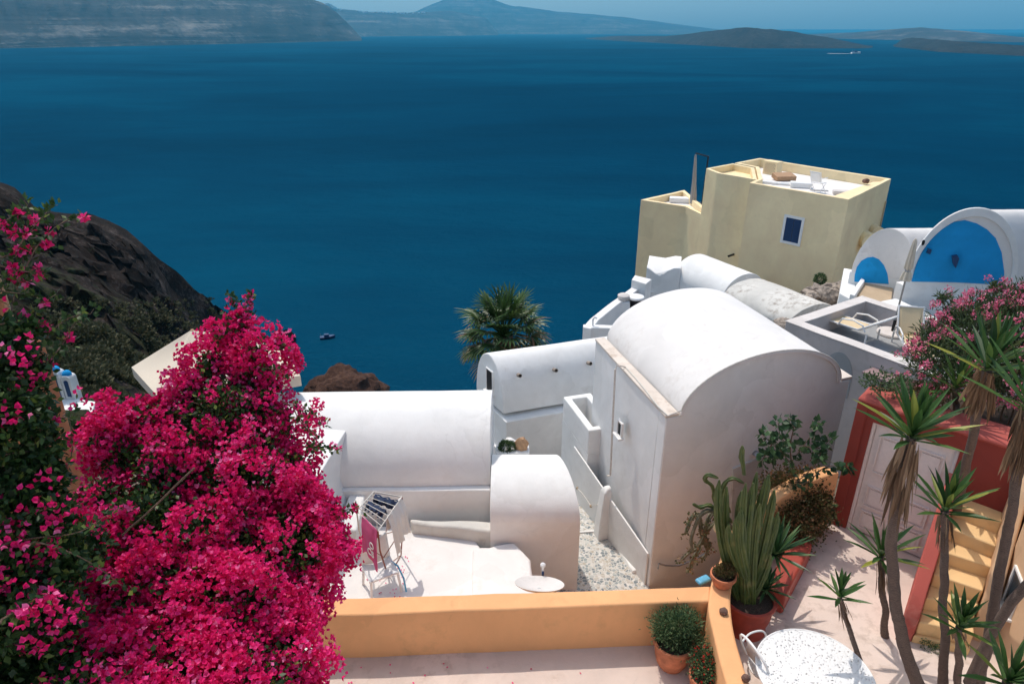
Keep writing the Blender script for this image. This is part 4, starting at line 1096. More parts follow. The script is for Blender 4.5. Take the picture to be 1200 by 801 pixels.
# weathered barrel roof
ww_ = empty('weathered_vault_house', (9, 21, -12), 'old vaulted house with flaking weathered white roof below yellow wall', 'house')
z_ = -8.6
wa_, wb_ = at(846, 350, z=z_), at(922, 384, z=z_)
nv_ = Vector((-(wb_ - wa_).y, (wb_ - wa_).x, 0)).normalized()
if nv_.y < 0: nv_ = -nv_
ra_ = at(865, 327, z=z_ + .55); hw = 1.15
MB().vault(wa_ + nv_ * hw, wb_ + nv_ * hw, nv_ * hw, .55, 30).build('roof', M['white_old'], ww_, wob=.03, bevel=.02)
MB().prism([xy(wa_), xy(wb_), xy(wb_ + nv_ * 2 * hw), xy(wa_ + nv_ * 2 * hw)], -13, z_ + .002).build('wall', M['white_old'], ww_, wob=.02)
hd_ = (wb_ - wa_).normalized(); hole('doorway', wa_.lerp(wb_, .38) - up * .45, hd_, -nv_, .5, .6, ww_, mat='blue')
# rubble strip and gravel
gz = -8.9
grv = [at(905, 385, z=-8.7), at(955, 333, z=-8.7), at(995, 330, z=-8.7), at(1000, 352, z=-8.7), at(940, 392, z=-8.7)]
o = MB().prism([xy(p) for p in grv], -11, -8.7).build('gravel_patch', M['rubble'], wob=.04, wscale=3); tag(o, kind='structure')
rbw = empty('rubble_wall', at(930, 372, z=-8.7), 'crumbling dry stone wall running up between weathered roof and gravel', 'wall')
for k in range(46):
    t = k / 45; c = at(917 + 40 * t + random.uniform(-4, 4), 385 - 46 * t + random.uniform(-3, 3), z=-8.55 + random.uniform(-.05, .12))
    rockmesh('stone', c, (random.uniform(.14, .3), random.uniform(.14, .28), random.uniform(.12, .22)), M['rubble'], rbw, seed=k, sub=2, amp=.5)
for k, (px, py, s_) in enumerate(((972, 349, .42), (984, 344, .38), (968, 340, .3), (990, 337, .3))):
    o = rockmesh('boulder', at(px, py, z=-8.5), (s_, s_ * .7, s_ * .8), M['rubble'], seed=60 + k, sub=3, amp=.5)
    tag(o, ['largest brown boulder right of the rubble wall by white vault', 'brown boulder touching the white vault foot', 'small brown boulder above the largest one', 'upper boulder nearest the small blue arch'][k], 'boulder')
# small weed at the yellow wall foot
b_, d_ = blob_points([(tuple(at(961, 327, z=-8.4)), .16)], 2500)
o = cards('wall_weed', b_, d_ + rdir(len(b_)) * .5, rdir(len(b_)), np.full(len(b_), .09), np.full(len(b_), .035), M['herb_leaf']); tag(o, 'small green weed growing at the foot of the cream yellow wall', 'plant')

# zigzag white terrace parapet
zz_ = -8.5
zp_ = [(683, 383), (692.5, 372.5), (716, 354), (741, 336)]
outer = [at(*p, z=zz_) for p in zp_]
zt_ = empty('edge_terrace', outer[0] - up * 4, 'white terrace with bent parapet on the cliff edge behind the big vault', 'terrace')
def wallrun(pts, th, z0, z1, side, mb):
    n = len(pts); off = []
    for i in range(n):
        a = pts[max(i - 1, 0)]; b = pts[min(i + 1, n - 1)]; d = (b - a); d.z = 0; d.normalize(); off.append(Vector((-d.y, d.x, 0)) * side)
    mb.prism([xy(p) for p in pts] + [xy(p + o * th) for p, o in zip(pts[::-1], off[::-1])], z0, z1); return mb
wallrun(outer, .28, -13, zz_, -1, MB()).build('parapet', M['white'], zt_, bevel=.025, wob=.012)
wallrun([outer[0] + Vector((.02, -.0, 0)), at(720, 384, z=zz_)], .25, -13, zz_ - .01, 1, MB()).build('parapet', M['white'], zt_, bevel=.025, wob=.012)
MB().prism([xy(outer[0] + Vector((.3, .15, 0))), xy(outer[1] + Vector((.3, 0, 0))), xy(outer[3] + Vector((.3, 0, 0))), (outer[3].x + 3, outer[3].y), (outer[0].x + 3, outer[0].y + .15)], -13, zz_ - .85).build('deck', M['grey_floor'], zt_)
c0_, c1_ = at(740, 327.5, z=-8.2), at(757, 332.5, z=-8.2)
MB().prism([xy(c0_), xy(c1_), (c1_.x + .3, c1_.y + .5), (c0_.x + .2, c0_.y + .5)], -13, -8.2).build('end_wall', M['white'], zt_, bevel=.02, wob=.01)
c = at(730.5, 352, z=-8.55)
ch = empty('chimney', c - up * 1.5, 'square white chimney with round grey cap, behind left crown of big vault', 'chimney')
MB().loft([[c + Vector((sx * .3, sy * .3, -1.6)) for sx, sy in ((-1, -1), (1, -1), (1, 1), (-1, 1))], [c + Vector((sx * .2, sy * .2, 0)) for sx, sy in ((-1, -1), (1, -1), (1, 1), (-1, 1))]]).build('stack', M['white'], ch, bevel=.02)
MB().lathe(c, [(.12, 0), (.12, .08), (.2, .1), (.21, .2), (.15, .24), (.02, .25)], 20).build('cap', M['greige_top'], ch)
c = at(745, 352, z=-8.6)
vt = empty('vent_pot', c - up * .5, 'round white vent with flat lid next to the square chimney', 'vent')
MB().lathe(c - up * .7, [(.2, 0), (.2, .75)], 18).build('pipe', M['black'], vt)
MB().lathe(c, [(.28, .08), (.3, .12), (.28, .16), (.05, .18)], 22).build('lid', M['white_paint'], vt)
c = at(694.5, 381, z=zz_)
tag(MB().tube([c, c + up * .2, c + up * .28 + Vector((.05, 0, 0)), c + up * .24 + Vector((.12, 0, 0))], .03, 8).build('vent_pipe', M['white_paint']), 'small bent white vent pipe on the front corner of the cliff parapet', 'pipe')

# ================================================================== LOUNGER TERRACE
LT = -6.9; LF = -7.42
k0_, k1_, k2_ = at(921, 377, z=LT), at(1010, 347.5, z=LT), at(1066, 430.5, z=LT)
k3_ = k1_ + (k2_ - k0_)
te = empty('lounger_terrace', (k0_.x + 2, k0_.y, -11), 'taupe plastered terrace house whose roof carries sun loungers, right of big vault', 'house')
pol = [k0_, k1_, k1_ + (k3_ - k1_) * .999, k2_ + (k2_ - k0_) * .35, ]
pol = [k0_, k1_, k3_ + (k3_ - k1_) * .35, k2_ + (k2_ - k0_) * .35]
MB().prism([xy(p) for p in pol], -12, LF - .04).build('wall', M['greige'], te, wob=.01)
rm = MB(); ring_mb([xy(p) for p in pol], .30, LF - .05, LT, rm); pr = rm.build('parapet', M['greige'], te, bevel=.025, wob=.012)
MB().prism([xy(p) for p in inset([Vector(xy(p)) for p in pol], .27)], LF - .06, LF).build('deck', M['grey_floor'], te)
# pale coping on top
cpg = MB(); ring_mb([xy(p) for p in inset([Vector(xy(p)) for p in pol], -.015)], .33, LT + .002, LT + .03, cpg); cpg.build('coping', M['greige_top'], te, bevel=.012, wob=.012)
# dark arched niche in the front wall
nd = (k2_ - k0_).normalized(); nn_ = Vector((nd.y, -nd.x, 0))
if nn_.y > 0: nn_ = -nn_
def onlt(px, py): dirv = at(px, py, d=1); return dirv * (k0_.dot(nn_) / dirv.dot(nn_))
n0, n1, n2 = onlt(964, 434), onlt(998, 444), onlt(980, 417)
cN = (n0 + n1) / 2; rN = (n1 - n0).length / 2
mb = MB(); arc = [cN + nd * rN * math.cos(math.pi * j / 20) + up * (.6 * math.sin(math.pi * j / 20)) for j in range(21)]
arc = [cN + nd * rN - up * .5] + arc + [cN - nd * rN - up * .5]
mb.loft([[p - nn_ * .02 for p in arc], [p + nn_ * .012 for p in arc]]); mb.build('arched_niche', M['grey_floor'], te)

def lounger(loc, rz, back, label):
    Mx = Matrix.Translation(loc) @ Matrix.Rotation(rz, 4, 'Z'); P = lambda x, y, z: Mx @ Vector((x, y, z))
    r = empty('sun_lounger', loc, label, 'sun lounger', 'sun loungers on the taupe terrace')
    MB().grid(lambda u, v: P(-.27 + .54 * u, -.95 + 1.25 * v, .33 - .03 * math.sin(u * math.pi)), 8, 14).build('seat', M['sling'], r, solid=.025)
    bl = .72; MB().grid(lambda u, v: P(-.27 + .54 * u, .32 + bl * math.cos(back) * v, .33 + bl * math.sin(back) * v - .02 * math.sin(u * math.pi)), 8, 10).build('backrest', M['sling'], r, solid=.025)
    for x in (-.3, .3):
        MB().tube([P(x, -1.0, .30), P(x, .3, .34)], .024, 8).build('side_rail', M['white_paint'], r)
        MB().tube([P(x, .3, .34), P(x, .32 + bl * math.cos(back) * 1.04, .33 + bl * math.sin(back) * 1.04)], .024, 8).build('back_rail', M['white_paint'], r)
        MB().tube([P(x * 1.08, -.25, .30), P(x * 1.1, -.15, .50), P(x * 1.1, .15, .56), P(x * 1.1, .42, .50), P(x * 1.05, .5, .34)], .022, 8).build('armrest', M['white_paint'], r)
        for y in (-.85, .55): MB().tube([P(x, y, 0), P(x, y, .3)], .024, 8).build('leg', M['white_paint'], r)
    MB().tube([P(-.3, -1.0, .30), P(.3, -1.0, .30)], .024, 8).build('foot_rail', M['white_paint'], r)
    MB().tube([P(-.3, .32 + bl * math.cos(back), .33 + bl * math.sin(back)), P(.3, .32 + bl * math.cos(back), .33 + bl * math.sin(back))], .024, 8).build('head_rail', M['white_paint'], r)
    return r
la, lb_ = at(968, 385, z=LF), at(1030, 408, z=LF); lc = (la + lb_) / 2 + Vector((.08, .2, 0)); ldir = (lb_ - la)
lounger(lc, math.atan2(ldir.y, ldir.x) - math.pi / 2, R(38), 'beige and white sun lounger seen from the side, left of the folded parasol')
l2 = at(1067, 412, z=LF); lounger(l2, R(-12), R(62), 'beige and white sun lounger seen end-on behind the pink oleander')
pb0 = at(1045, 391, z=LF)
pu = empty('folded_parasol', pb0, 'folded cream parasol on round concrete foot among the sun loungers', 'parasol')
MB().lathe(pb0, [(.36, 0), (.38, .03), (.36, .07), (.05, .09)], 28).build('foot', M['greige_top'], pu)
MB().tube([pb0 + up * .07, pb0 + up * 2.55], .024, 8).build('pole', M['metal'], pu)
MB().tube([pb0 + up * .07, pb0 + up * .4], .04, 8).build('sleeve', M['black'], pu)
rings = []
for z, r in ((2.62, .01), (2.56, .04), (2.4, .05), (2.1, .07), (1.85, .085), (1.78, .05), (1.7, .085), (1.52, .12), (1.5, .04)):
    rings.append([pb0 + up * z + Vector((math.cos(a), math.sin(a), 0)) * r * (1 + .3 * math.cos(a * 6 + z)) for a in [2 * math.pi * k / 36 for k in range(36)]])
MB().loft(rings).build('canopy', M['cream_cloth'], pu)
MB().lathe(pb0 + up * 1.75, [(.07, 0), (.07, .06)], 14).build('strap', M['grey_cloth'], pu)
o = MB().box(at(1028, 366, z=LF + .1), (.3, .3, .3), rz=.3).build('black_crate', M['black'], bevel=.02); tag(o, 'small black box in the back corner of the lounger terrace', 'box')
# dusty pink table top below the terrace
tb = at(1037, 432, z=-7.5); td = empty('rose_table', tb - up * .7, 'dusty rose square table top below the terrace wall near oleander', 'table')
q = [at(1010, 435, z=-7.2), at(1033, 426, z=-7.2), at(1059, 434, z=-7.2), at(1045, 449, z=-7.2)]
MB().prism([xy(p) for p in q], -7.24, -7.2).build('table_top', M['pinktable'], td, bevel=.008)
cq = (q[0] + q[1] + q[2] + q[3]) / 4
MB().tube([cq - up * .02, cq - up * .9], .04, 8).build('leg', M['black'], td)
# low white beam beside it
o = MB().prism([xy(at(1052, 452, z=-7.3)), xy(at(1090, 436, z=-7.3)), xy(at(1097, 441, z=-7.3)), xy(at(1058, 459, z=-7.3))], -8.5, -7.3).build('white_kerb', M['white'], bevel=.03, wob=.01); tag(o, 'low white kerb wall beneath the oleander beside rose table', 'wall')

# ================================================================== BLUE ARCH HOUSES
def arch_house(name, label, fl_, fr__, ztop_px, zsp, depth, sx, sy, nseg=36):
    """facade from fl_ to fr_ (picture x,y at springing height zsp)"""
    A0, A1 = at(*fl_, z=zsp), at(*fr__, z=zsp); c = (A0 + A1) / 2; s = (A0 - A1) / 2
    n = Vector(((A1 - A0).y, -(A1 - A0).x, 0)).normalized()
    if n.y > 0: n = -n
    h = at(*ztop_px, y=c.y).z - zsp; dv = Vector((sx, sy, 0)) * depth
    r = empty(name, c - up * 4 - n * depth / 2, label, 'house')
    MB().vault(c, c + dv - up * .15, s * .97, h * .97, nseg).build('roof', M['white_roof'], r, bevel=.02, wob=.015)
    MB().prism([xy(A0), xy(A1), xy(A1 + dv), xy(A0 + dv)], -13, zsp - .002).build('wall', M['white'], r, wob=.012)
    return r, c, s, n, h
h1 = arch_house('small_arch_house', 'white vaulted house with small blue half round niche, next to yellow house', (996, 318), (1069, 330), (1040, 266), -7.2, 2.2, .96, .28)
h2 = arch_house('large_arch_house', 'large white vaulted house with wide bright blue arched front above loungers', (1062, 322), (1188, 333), (1126, 243), -6.4, 3, .97, .22)
def blue_arch(H, pts, name='blue_niche', out=.02, th=.05):
    r, c, s, n, h = H
    def on(px, py): dirv = at(px, py, d=1); return dirv * ((c + n * out).dot(n) / dirv.dot(n))
    P = [on(*p) for p in pts]
    mb = MB(); mb.loft([[p - n * th for p in P], P]); return mb.build(name, M['blue'], r, bevel=.012)
blue_arch(h1, [(1001, 330), (1001.5, 322), (1004, 313), (1009, 306), (1016, 302), (1023, 301), (1030, 304), (1036, 311), (1040, 321), (1041.5, 333)])
blue_arch(h2, [(1068, 330), (1073, 312), (1080, 296), (1090, 281), (1103, 268), (1117, 260), (1131, 258), (1145, 262), (1157, 269), (1167, 279), (1174, 296), (1177, 318), (1177, 334), (1120, 331)])
# raised white arch lip round the blue recess
r_, c_, s_, n_, h_ = h2
rim = MB(); rings = []
for j in range(37):
    t = math.pi * j / 36; o_ = c_ + s_ * math.cos(t) + up * h_ * math.sin(t); i_ = c_ + s_ * .90 * math.cos(t) + up * (h_ * .88) * math.sin(t)
    rings.append([o_ - n_ * .02, o_ + n_ * .06, i_ + n_ * .06, i_ - n_ * .02])
rim.loft(rings).build('arch_rim', M['white'], r_, bevel=.02, wob=.006)
def on2(px, py, out=.1): dirv = at(px, py, d=1); return dirv * ((c_ + n_ * out).dot(n_) / dirv.dot(n_))
for k, (px, py) in enumerate(((1086, 290), (1117, 299))):
    P = [on2(px + dx, py + dy, .04) for dx, dy in (((0, 0), (5, 2), (3, 7), (-1, 5), (1, 3)) if k == 0 else ((-2, 0), (4, -1), (6, 3), (2, 14), (-1, 9)))]
    MB().loft([P, [p + n_ * .1 for p in P]]).build('wall_vent', M['blue_wood'], r_)
o = MB().lathe(on2(1082, 284, .25), [(.02, -.08), (.035, -.04), (.04, .03), (.02, .07)], 12).build('wall_lamp', M['black'], r_)
# stepped white volumes in front
def block(name, px, z, zb, mat, label, cat='building', bevel=.03, wob=.012, parent=None):
    q = [at(*p, z=z) for p in px]
    o = MB().prism([xy(p) for p in q], zb, z).build(name, mat, parent, bevel=bevel, wob=wob)
    if label: tag(o, label, cat)
    return o
block('white_side_room', [(984, 343), (989, 314), (1001, 316), (1003, 330), (1001, 352)], -7.6, -12, M['white'], 'narrow white side room left of the small blue niche')
block('sandy_ramp_roof', [(1002, 345), (1014, 329), (1047, 335), (1044, 356)], -7.5, -12, M['sand'], 'sandy brown flat roof patch in front of the small blue niche', 'roof')
block('ramp_side_wall', [(996, 344), (1010, 325), (1014, 328), (1002, 346)], -7.35, -12, M['white'], 'thin white wall along the left side of the sandy roof', 'wall')
block('white_front_block', [(1050, 330), (1124, 324), (1180, 345), (1110, 356)], -7.0, -12, M['white'], 'flat topped white block behind the folded parasol, under blue arch', 'building')
block('white_bench_wall', [(1030, 352), (1050, 348), (1100, 372), (1085, 385), (1030, 366)], -7.15, -12, M['white'], 'rounded low white bench wall at the back of the lounger terrace', 'wall', bevel=.1)
gh = empty('taupe_vault_house', at(1170, 330, z=-10), 'taupe plastered vault and sloping wall at the right edge under blue arch house', 'house')
q0 = at(1130, 325, z=-6.6)
gp = [(1133, 322), (1136, 304), (1146, 294), (1158, 291), (1178, 296), (1198, 306), (1230, 315), (1230, 345)]
gy = at(1150, 330, z=-6.8).y
P = [at(px, py, y=gy) for px, py in gp]; P = [Vector((P[0].x, P[0].y, -12))] + P + [Vector((P[-1].x, P[-1].y, -12))]
MB().loft([P, [p + Vector((.5, .5, 0)) for p in P]]).build('curved_wall', M['greige'], gh, bevel=.04, wob=.01)
gp = [(1148, 300), (1150, 284), (1154, 279), (1240, 283), (1240, 320)]
P = [at(px, py, y=gy + 1.2) for px, py in gp]; P = [Vector((P[0].x, P[0].y, -12))] + P + [Vector((P[-1].x, P[-1].y, -12))]
MB().loft([P, [p + Vector((.4, 1.0, 0)) for p in P]]).build('wall', M['greige_top'], gh, bevel=.04, wob=.01)

# ================================================================== LEFT SIDE: canopy, chapel, wall
ap = at(225, 386, y=11.5)
pk = empty('square_sunshade', (ap.x, ap.y, -9), 'large square cream sunshade rising behind the bougainvillea', 'sunshade')
H = 1.55; zc = ap.z - .55
cx, cy = ap.x + .15, ap.y
corners = [at(154, 430, z=zc), at(190, 470, z=zc), at(352, 440, z=zc), at(330, 404, z=zc)]
mb = MB()
for i in range(4):
    a, b = corners[i], corners[(i + 1) % 4]
    mb.grid(lambda u, v, a=a, b=b: ap.lerp(a.lerp(b, u), v) - up * (.10 * math.sin(math.pi * v) * math.sin(math.pi * u)), 8, 8)
mb.build('canopy', M['cream_cloth'], pk, smooth=50)
va_ = MB()
for i in range(4):
    a, b = corners[i], corners[(i + 1) % 4]; va_.grid(lambda u, v, a=a, b=b: a.lerp(b, u) - up * .2 * v, 6, 2)
va_.build('valance', M['cream_cloth'], pk, smooth=50)
cc = sum(corners, Vector()) / 4; MB().tube([ap, Vector((ap.x, ap.y, -9.5))], .03, 8).build('pole', M['wood'], pk)

cY = 36
def cpx(px, py, y=cY): return at(px, py, y=y)
c = cpx(80, 466); chp = empty('white_chapel', (c.x, c.y, c.z - 5), 'small white chapel with twin bell arches and blue cap, down the slope', 'chapel')
zc_ = cpx(80, 468).z
q = [at(48, 480, z=zc_), at(62, 462, z=zc_), at(112, 470, z=zc_), at(105, 492, z=zc_)]
MB().prism([xy(p) for p in q], zc_ - 8, zc_).build('wall', M['white'], chp, bevel=.06, wob=.03)
q = [at(40, 500, z=zc_ - .9), at(46, 482, z=zc_ - .9), at(120, 492, z=zc_ - .9), at(120, 520, z=zc_ - .9)]
MB().prism([xy(p) for p in q], zc_ - 9, zc_ - .9).build('lower_room', M['white'], chp, bevel=.06, wob=.03)
for i, (x0, x1, y0) in enumerate(((66, 77, 436), (78, 89, 441))):
    a, b = cpx(x0, 468), cpx(x1, 469.5); tp_ = cpx(x0, y0).z; w_ = (b - a).length
    m_ = MB(); prof = []
    for j in range(13):
        t = math.pi * j / 12; prof.append((.5 - .5 * math.cos(t), .42 * w_ * math.sin(t)))
    P = [a - up * .3] + [Vector((a.x + (b.x - a.x) * u, a.y + (b.y - a.y) * u, tp_ - .4 * w_ + hh)) for u, hh in prof] + [b - up * .3]
    m_.loft([P, [p + Vector((.1, .55, 0)) for p in P]]); bc = m_.build('bell_arch', M['white'], chp, bevel=.03)
    P2 = [a.lerp(b, .28) - up * -.25] + [Vector((a.x + (b.x - a.x) * (.28 + .44 * u), a.y, tp_ - .7 * w_ + hh * .44)) for u, hh in prof] + [a.lerp(b, .72) - up * -.25]
    MB().loft([[p + Vector((0, -.03, 0)) for p in P2], [p + Vector((0, .05, 0)) for p in P2]]).build('bell_opening', M['blue_wood'], bc)
    MB().lathe(Vector(((a.x + b.x) / 2, a.y + .3, tp_ - .02)), [(.26, 0), (.24, .12), (.15, .24), (.02, .3)], 14).build('dome_cap', M['blue'], bc)
tag(rockmesh('hut', at(141, 404, y=90), (3.2, 2.2, 1.5), M['white_old'], seed=4, amp=.2, sub=3), 'pale ruined hut far down on the scrub covered slope', 'hut')

tw = empty('terracotta_wall', (-4.2, 5.2, FLOOR), 'shaded terracotta plastered wall behind the dark left vines', 'wall')
wR = at(60, 560, y=5.3)
MB().prism([(wR.x - 2.6, 5.3), (wR.x, 5.3), (wR.x - .1, 5.9), (wR.x - 2.6, 5.9)], FLOOR - 3, [at(0, 340, y=5.3).z + .2, at(55, 430, y=5.3).z, at(55, 430, y=5.3).z, at(0, 340, y=5.3).z + .2]).build('wall', M['terra_wall'], tw, bevel=.05, wob=.02)

# ================================================================== BOATS
def boat(loc, s, rz, label, hull='white_paint'):
    Mx = Matrix.Translation(loc) @ Matrix.Rotation(rz, 4, 'Z'); P = lambda x, y, z: Mx @ Vector((x * s, y * s, z * s))
    r = empty('motor_boat', loc, label, 'boat')
    mb = MB(); rings = []
    for k in range(11):
        t = k / 10; x = -2.5 + 5 * t; wd = .95 * (1 - max(0, (t - .55) / .45) ** 2) + .01
        rings.append([P(x, -wd, .7 + .3 * t * t), P(x, -wd * .6, -.1), P(x, wd * .6, -.1), P(x, wd, .7 + .3 * t * t)])
    mb.loft(rings).build('hull', M[hull], r)
    MB().box(P(-.3, 0, 1.15), (1.6 * s, 1.2 * s, .8 * s), rz=rz).build('cabin', M['blue_wood'], r, bevel=.1)
    MB().tube([P(-2.2, 0, .7), P(-2.2, 0, 1.8)], .06 * s, 6).build('mast', M['metal'], r)
b0 = at(384, 396, z=SEA); boat(b0, 1.15, .25, 'small dark cabin boat resting on blue sea left of the palm', 'blue_wood')
b1 = at(1003, 63, z=SEA); boat(b1, 9, .05, 'distant white motor boat with wake crossing below the lava island')
mb = MB(); mb.prism([(b1.x - 130, b1.y - 4), (b1.x - 20, b1.y - 7), (b1.x - 20, b1.y + 7), (b1.x - 130, b1.y + 30)], SEA + .02, SEA + .3); tag(mb.build('wake', M['white_paint']), kind='structure')

# ================================================================== HAZE
hz_ = MB(); hz_.box((0, 13000, (SEA - 1 + 1200) / 2 + 0), (60000, 36000, 1200 - (SEA - 1)))
m, nt, out = nodes('sea_haze'); pv = nt.nodes.new('ShaderNodeVolumePrincipled'); pv.inputs['Color'].default_value = (.10, .58, .95, 1); pv.inputs['Density'].default_value = 5.5e-5; pv.inputs['Anisotropy'].default_value = .2
nt.links.new(pv.outputs[0], out.inputs['Volume'])
hob = hz_.build('haze', m, smooth=0); tag(hob, kind='stuff'); hob['label'] = 'pale blue sea haze fading the far coasts'
hob.display_type = 'WIRE'

# ================================================================== PLANTS
def blades(name, specs, mat, parent, segs=5):
    """specs: (base, dir, length, width, droop, twist)"""
    V, Fc, rv = [], [], []
    for base, d, Ln, wd, droop, rr_ in specs:
        d = Vector(d).normalized(); t, s, u = frame_from(d); b = len(V); p = Vector(base); cur = d.copy()
        for k in range(segs + 1):
            q = k / segs
            w_ = wd * (.45 + .75 * q) if q < .35 else wd * (.72 + .28 * math.sin((q - .35) / .65 * math.pi)) * (1 - ((q - .35) / .65) ** 2.2) + .001
            side = cur.cross(Vector((0, 0, 1)));
            if side.length < .05: side = s
            side.normalize(); nrm = side.cross(cur).normalized()
            V += [tuple(p - side * w_ / 2 + nrm * w_ * .22), tuple(p), tuple(p + side * w_ / 2 + nrm * w_ * .22)]
            p = p + cur * (Ln / segs); cur = (cur - Vector((0, 0, droop / segs))).normalized()
        for k in range(segs):
            q = b + k * 3; Fc += [(q, q + 1, q + 4, q + 3), (q + 1, q + 2, q + 5, q + 4)]; rv += [rr_, rr_]
    me = bpy.data.meshes.new(name); me.from_pydata(V, [], Fc)
    a_ = me.attributes.new('rnd', 'FLOAT', 'FACE'); a_.data.foreach_set('value', np.array(rv, dtype=np.float32))
    me.shade_smooth(); me.set_sharp_from_angle(angle=R(20))
    return link(name, me, mat, parent)

def yucca(base, crown, r0, r1, Lf, label, n=46, skirt=26, skirt_len=.5, bend=Vector((0, 0, 0)), axis=None, width=.055, name='yucca', cat='yucca', group='yuccas in the courtyard'):
    base, crown = Vector(base), Vector(crown)
    r = empty(name, base, label, cat, group)
    pts = curve_pts(base, crown, 0, 14, .03, bend); rad = [.82 * (r0 + (r1 - r0) * (i / 14)) * (1.0 + .25 * max(0, 1 - i / 2.5)) for i in range(15)]
    fp_ = cr(pts, 5); MB().tube(fp_, [rad[min(14, k // 5)] * (1 - (k % 5) / 5) + rad[min(14, k // 5 + 1)] * ((k % 5) / 5) + random.uniform(-.05, .07) * r1 for k in range(len(fp_))], 16).build('trunk', M['yucca_bark'], r)
    ax_ = (pts[-1] - pts[-3]).normalized() if axis is None else Vector(axis).normalized()
    t, s, u = frame_from(ax_); sp = []
    n = int(n * .66)
    for i in range(n):
        q = i / n; a = i * 2.39996 + random.uniform(-.2, .2); el = R(87 - 78 * q ** .95 + random.uniform(-6, 6))
        d = t * math.sin(el) + (s * math.cos(a) + u * math.sin(a)) * math.cos(el)
        sp.append((crown + t * (.10 - .16 * q), d, Lf * .98 * random.uniform(.75, 1.05) * (.8 + .3 * math.sin(q * 2.6)), width * 1.3 * random.uniform(.85, 1.1), .05 + .35 * q * random.random(), min(1, max(0, random.gauss(.45 + .2 * q, .22)))))
    blades('foliage', sp, M['yucca'], r)
    sp = []
    for i in range(int(skirt * 1.25)):
        a = random.uniform(0, 6.283); q = random.random()
        d = -t * (1.2 + q) + (s * math.cos(a) + u * math.sin(a)) * random.uniform(.02, .28)
        ki = 14 - q * 14 * skirt_len * .75 / max(.5, (crown - base).length); k0 = max(0, int(ki)); tp_ = pts[k0].lerp(pts[min(14, k0 + 1)], ki - k0); tt = (pts[min(14, k0 + 1)] - pts[max(0, k0 - 1)]).normalized()
        d = -tt + (s * math.cos(a) + u * math.sin(a)) * random.uniform(-.02, .22)
        sp.append((tp_ + (s * math.cos(a) + u * math.sin(a)) * r1 * 1.4, d, random.uniform(.4, 1) * skirt_len, width * .6, .12, random.random()))
    if skirt: blades('dry_leaves', sp, M['yucca_dry'], r)
    return r
FL = FLOOR
yucca(at(1092, 838, z=FL), at(1068, 512, y=5.55), .085, .055, .62, 'tallest near yucca with thick curved trunk and ragged dry skirt, before pale door', 54, 60, .62, Vector((-.30, 0, 0)), (.05, .0, 1), .06)
yucca(at(1105, 812, z=FL), at(1107, 598, y=5.6),   .06, .045, .50, 'yucca with straight trunk crossing the foot of the red stair side', 46, 18, .35, Vector((0, 0, 0)), (.06, -.05, 1), .05)
yucca(at(1112, 640, z=FL + .1), at(1157, 432, y=6.1), .07, .055, .66, 'dark tipped yucca rising in front of the pink oleander with shaggy skirt', 50, 60, .66, Vector((0, 0, 0)), (.1, 0, 1), .06)
yucca(at(1145, 818, z=FL), at(1207, 478, y=5.35), .068, .05, .66, 'yucca leaning off the right edge with a long dark trunk over the steps', 50, 60, .6, Vector((0, 0, 0)), (.15, 0, 1), .06)
yucca(at(1037, 745, z=FL), at(1032, 652, y=6.35), .05, .045, .52, 'short yucca half hidden behind the thick trunk, at the pale door', 46, 26, .45, Vector((0, 0, 0)), (0, -.1, 1), .05)
yucca(at(1012, 812, z=FL), at(984, 700, y=5.5), .04, .03, .36, 'small slender yucca standing alone beside the white lace table', 26, 12, .32, Vector((.03, 0, 0)), (-.05, -.1, 1), .045)
yucca(at(1122, 815, z=FL), at(1124, 735, y=4.95), .05, .04, .42, 'low dark green yucca at the foot of the steps, bottom right', 40, 10, .3, Vector((0, 0, 0)), (0, -.1, 1), .045)
yucca(at(1185, 830, y=4.6), at(1180, 800, y=4.55), .06, .05, .52, 'broad bladed yucca filling the bottom right corner', 40, 0, .3, Vector((0, 0, 0)), (0, -.2, 1), .055)
tag(MB().tube([at(1135, 800, y=5.2), at(1160, 745, y=5.2), at(1185, 705, y=5.15), at(1222, 665, y=5.1)], [.055, .05, .048, .045], 12).build('leaning_trunk', M['yucca_bark']), 'bare yucca trunk leaning out of frame at bottom right', 'tree trunk')

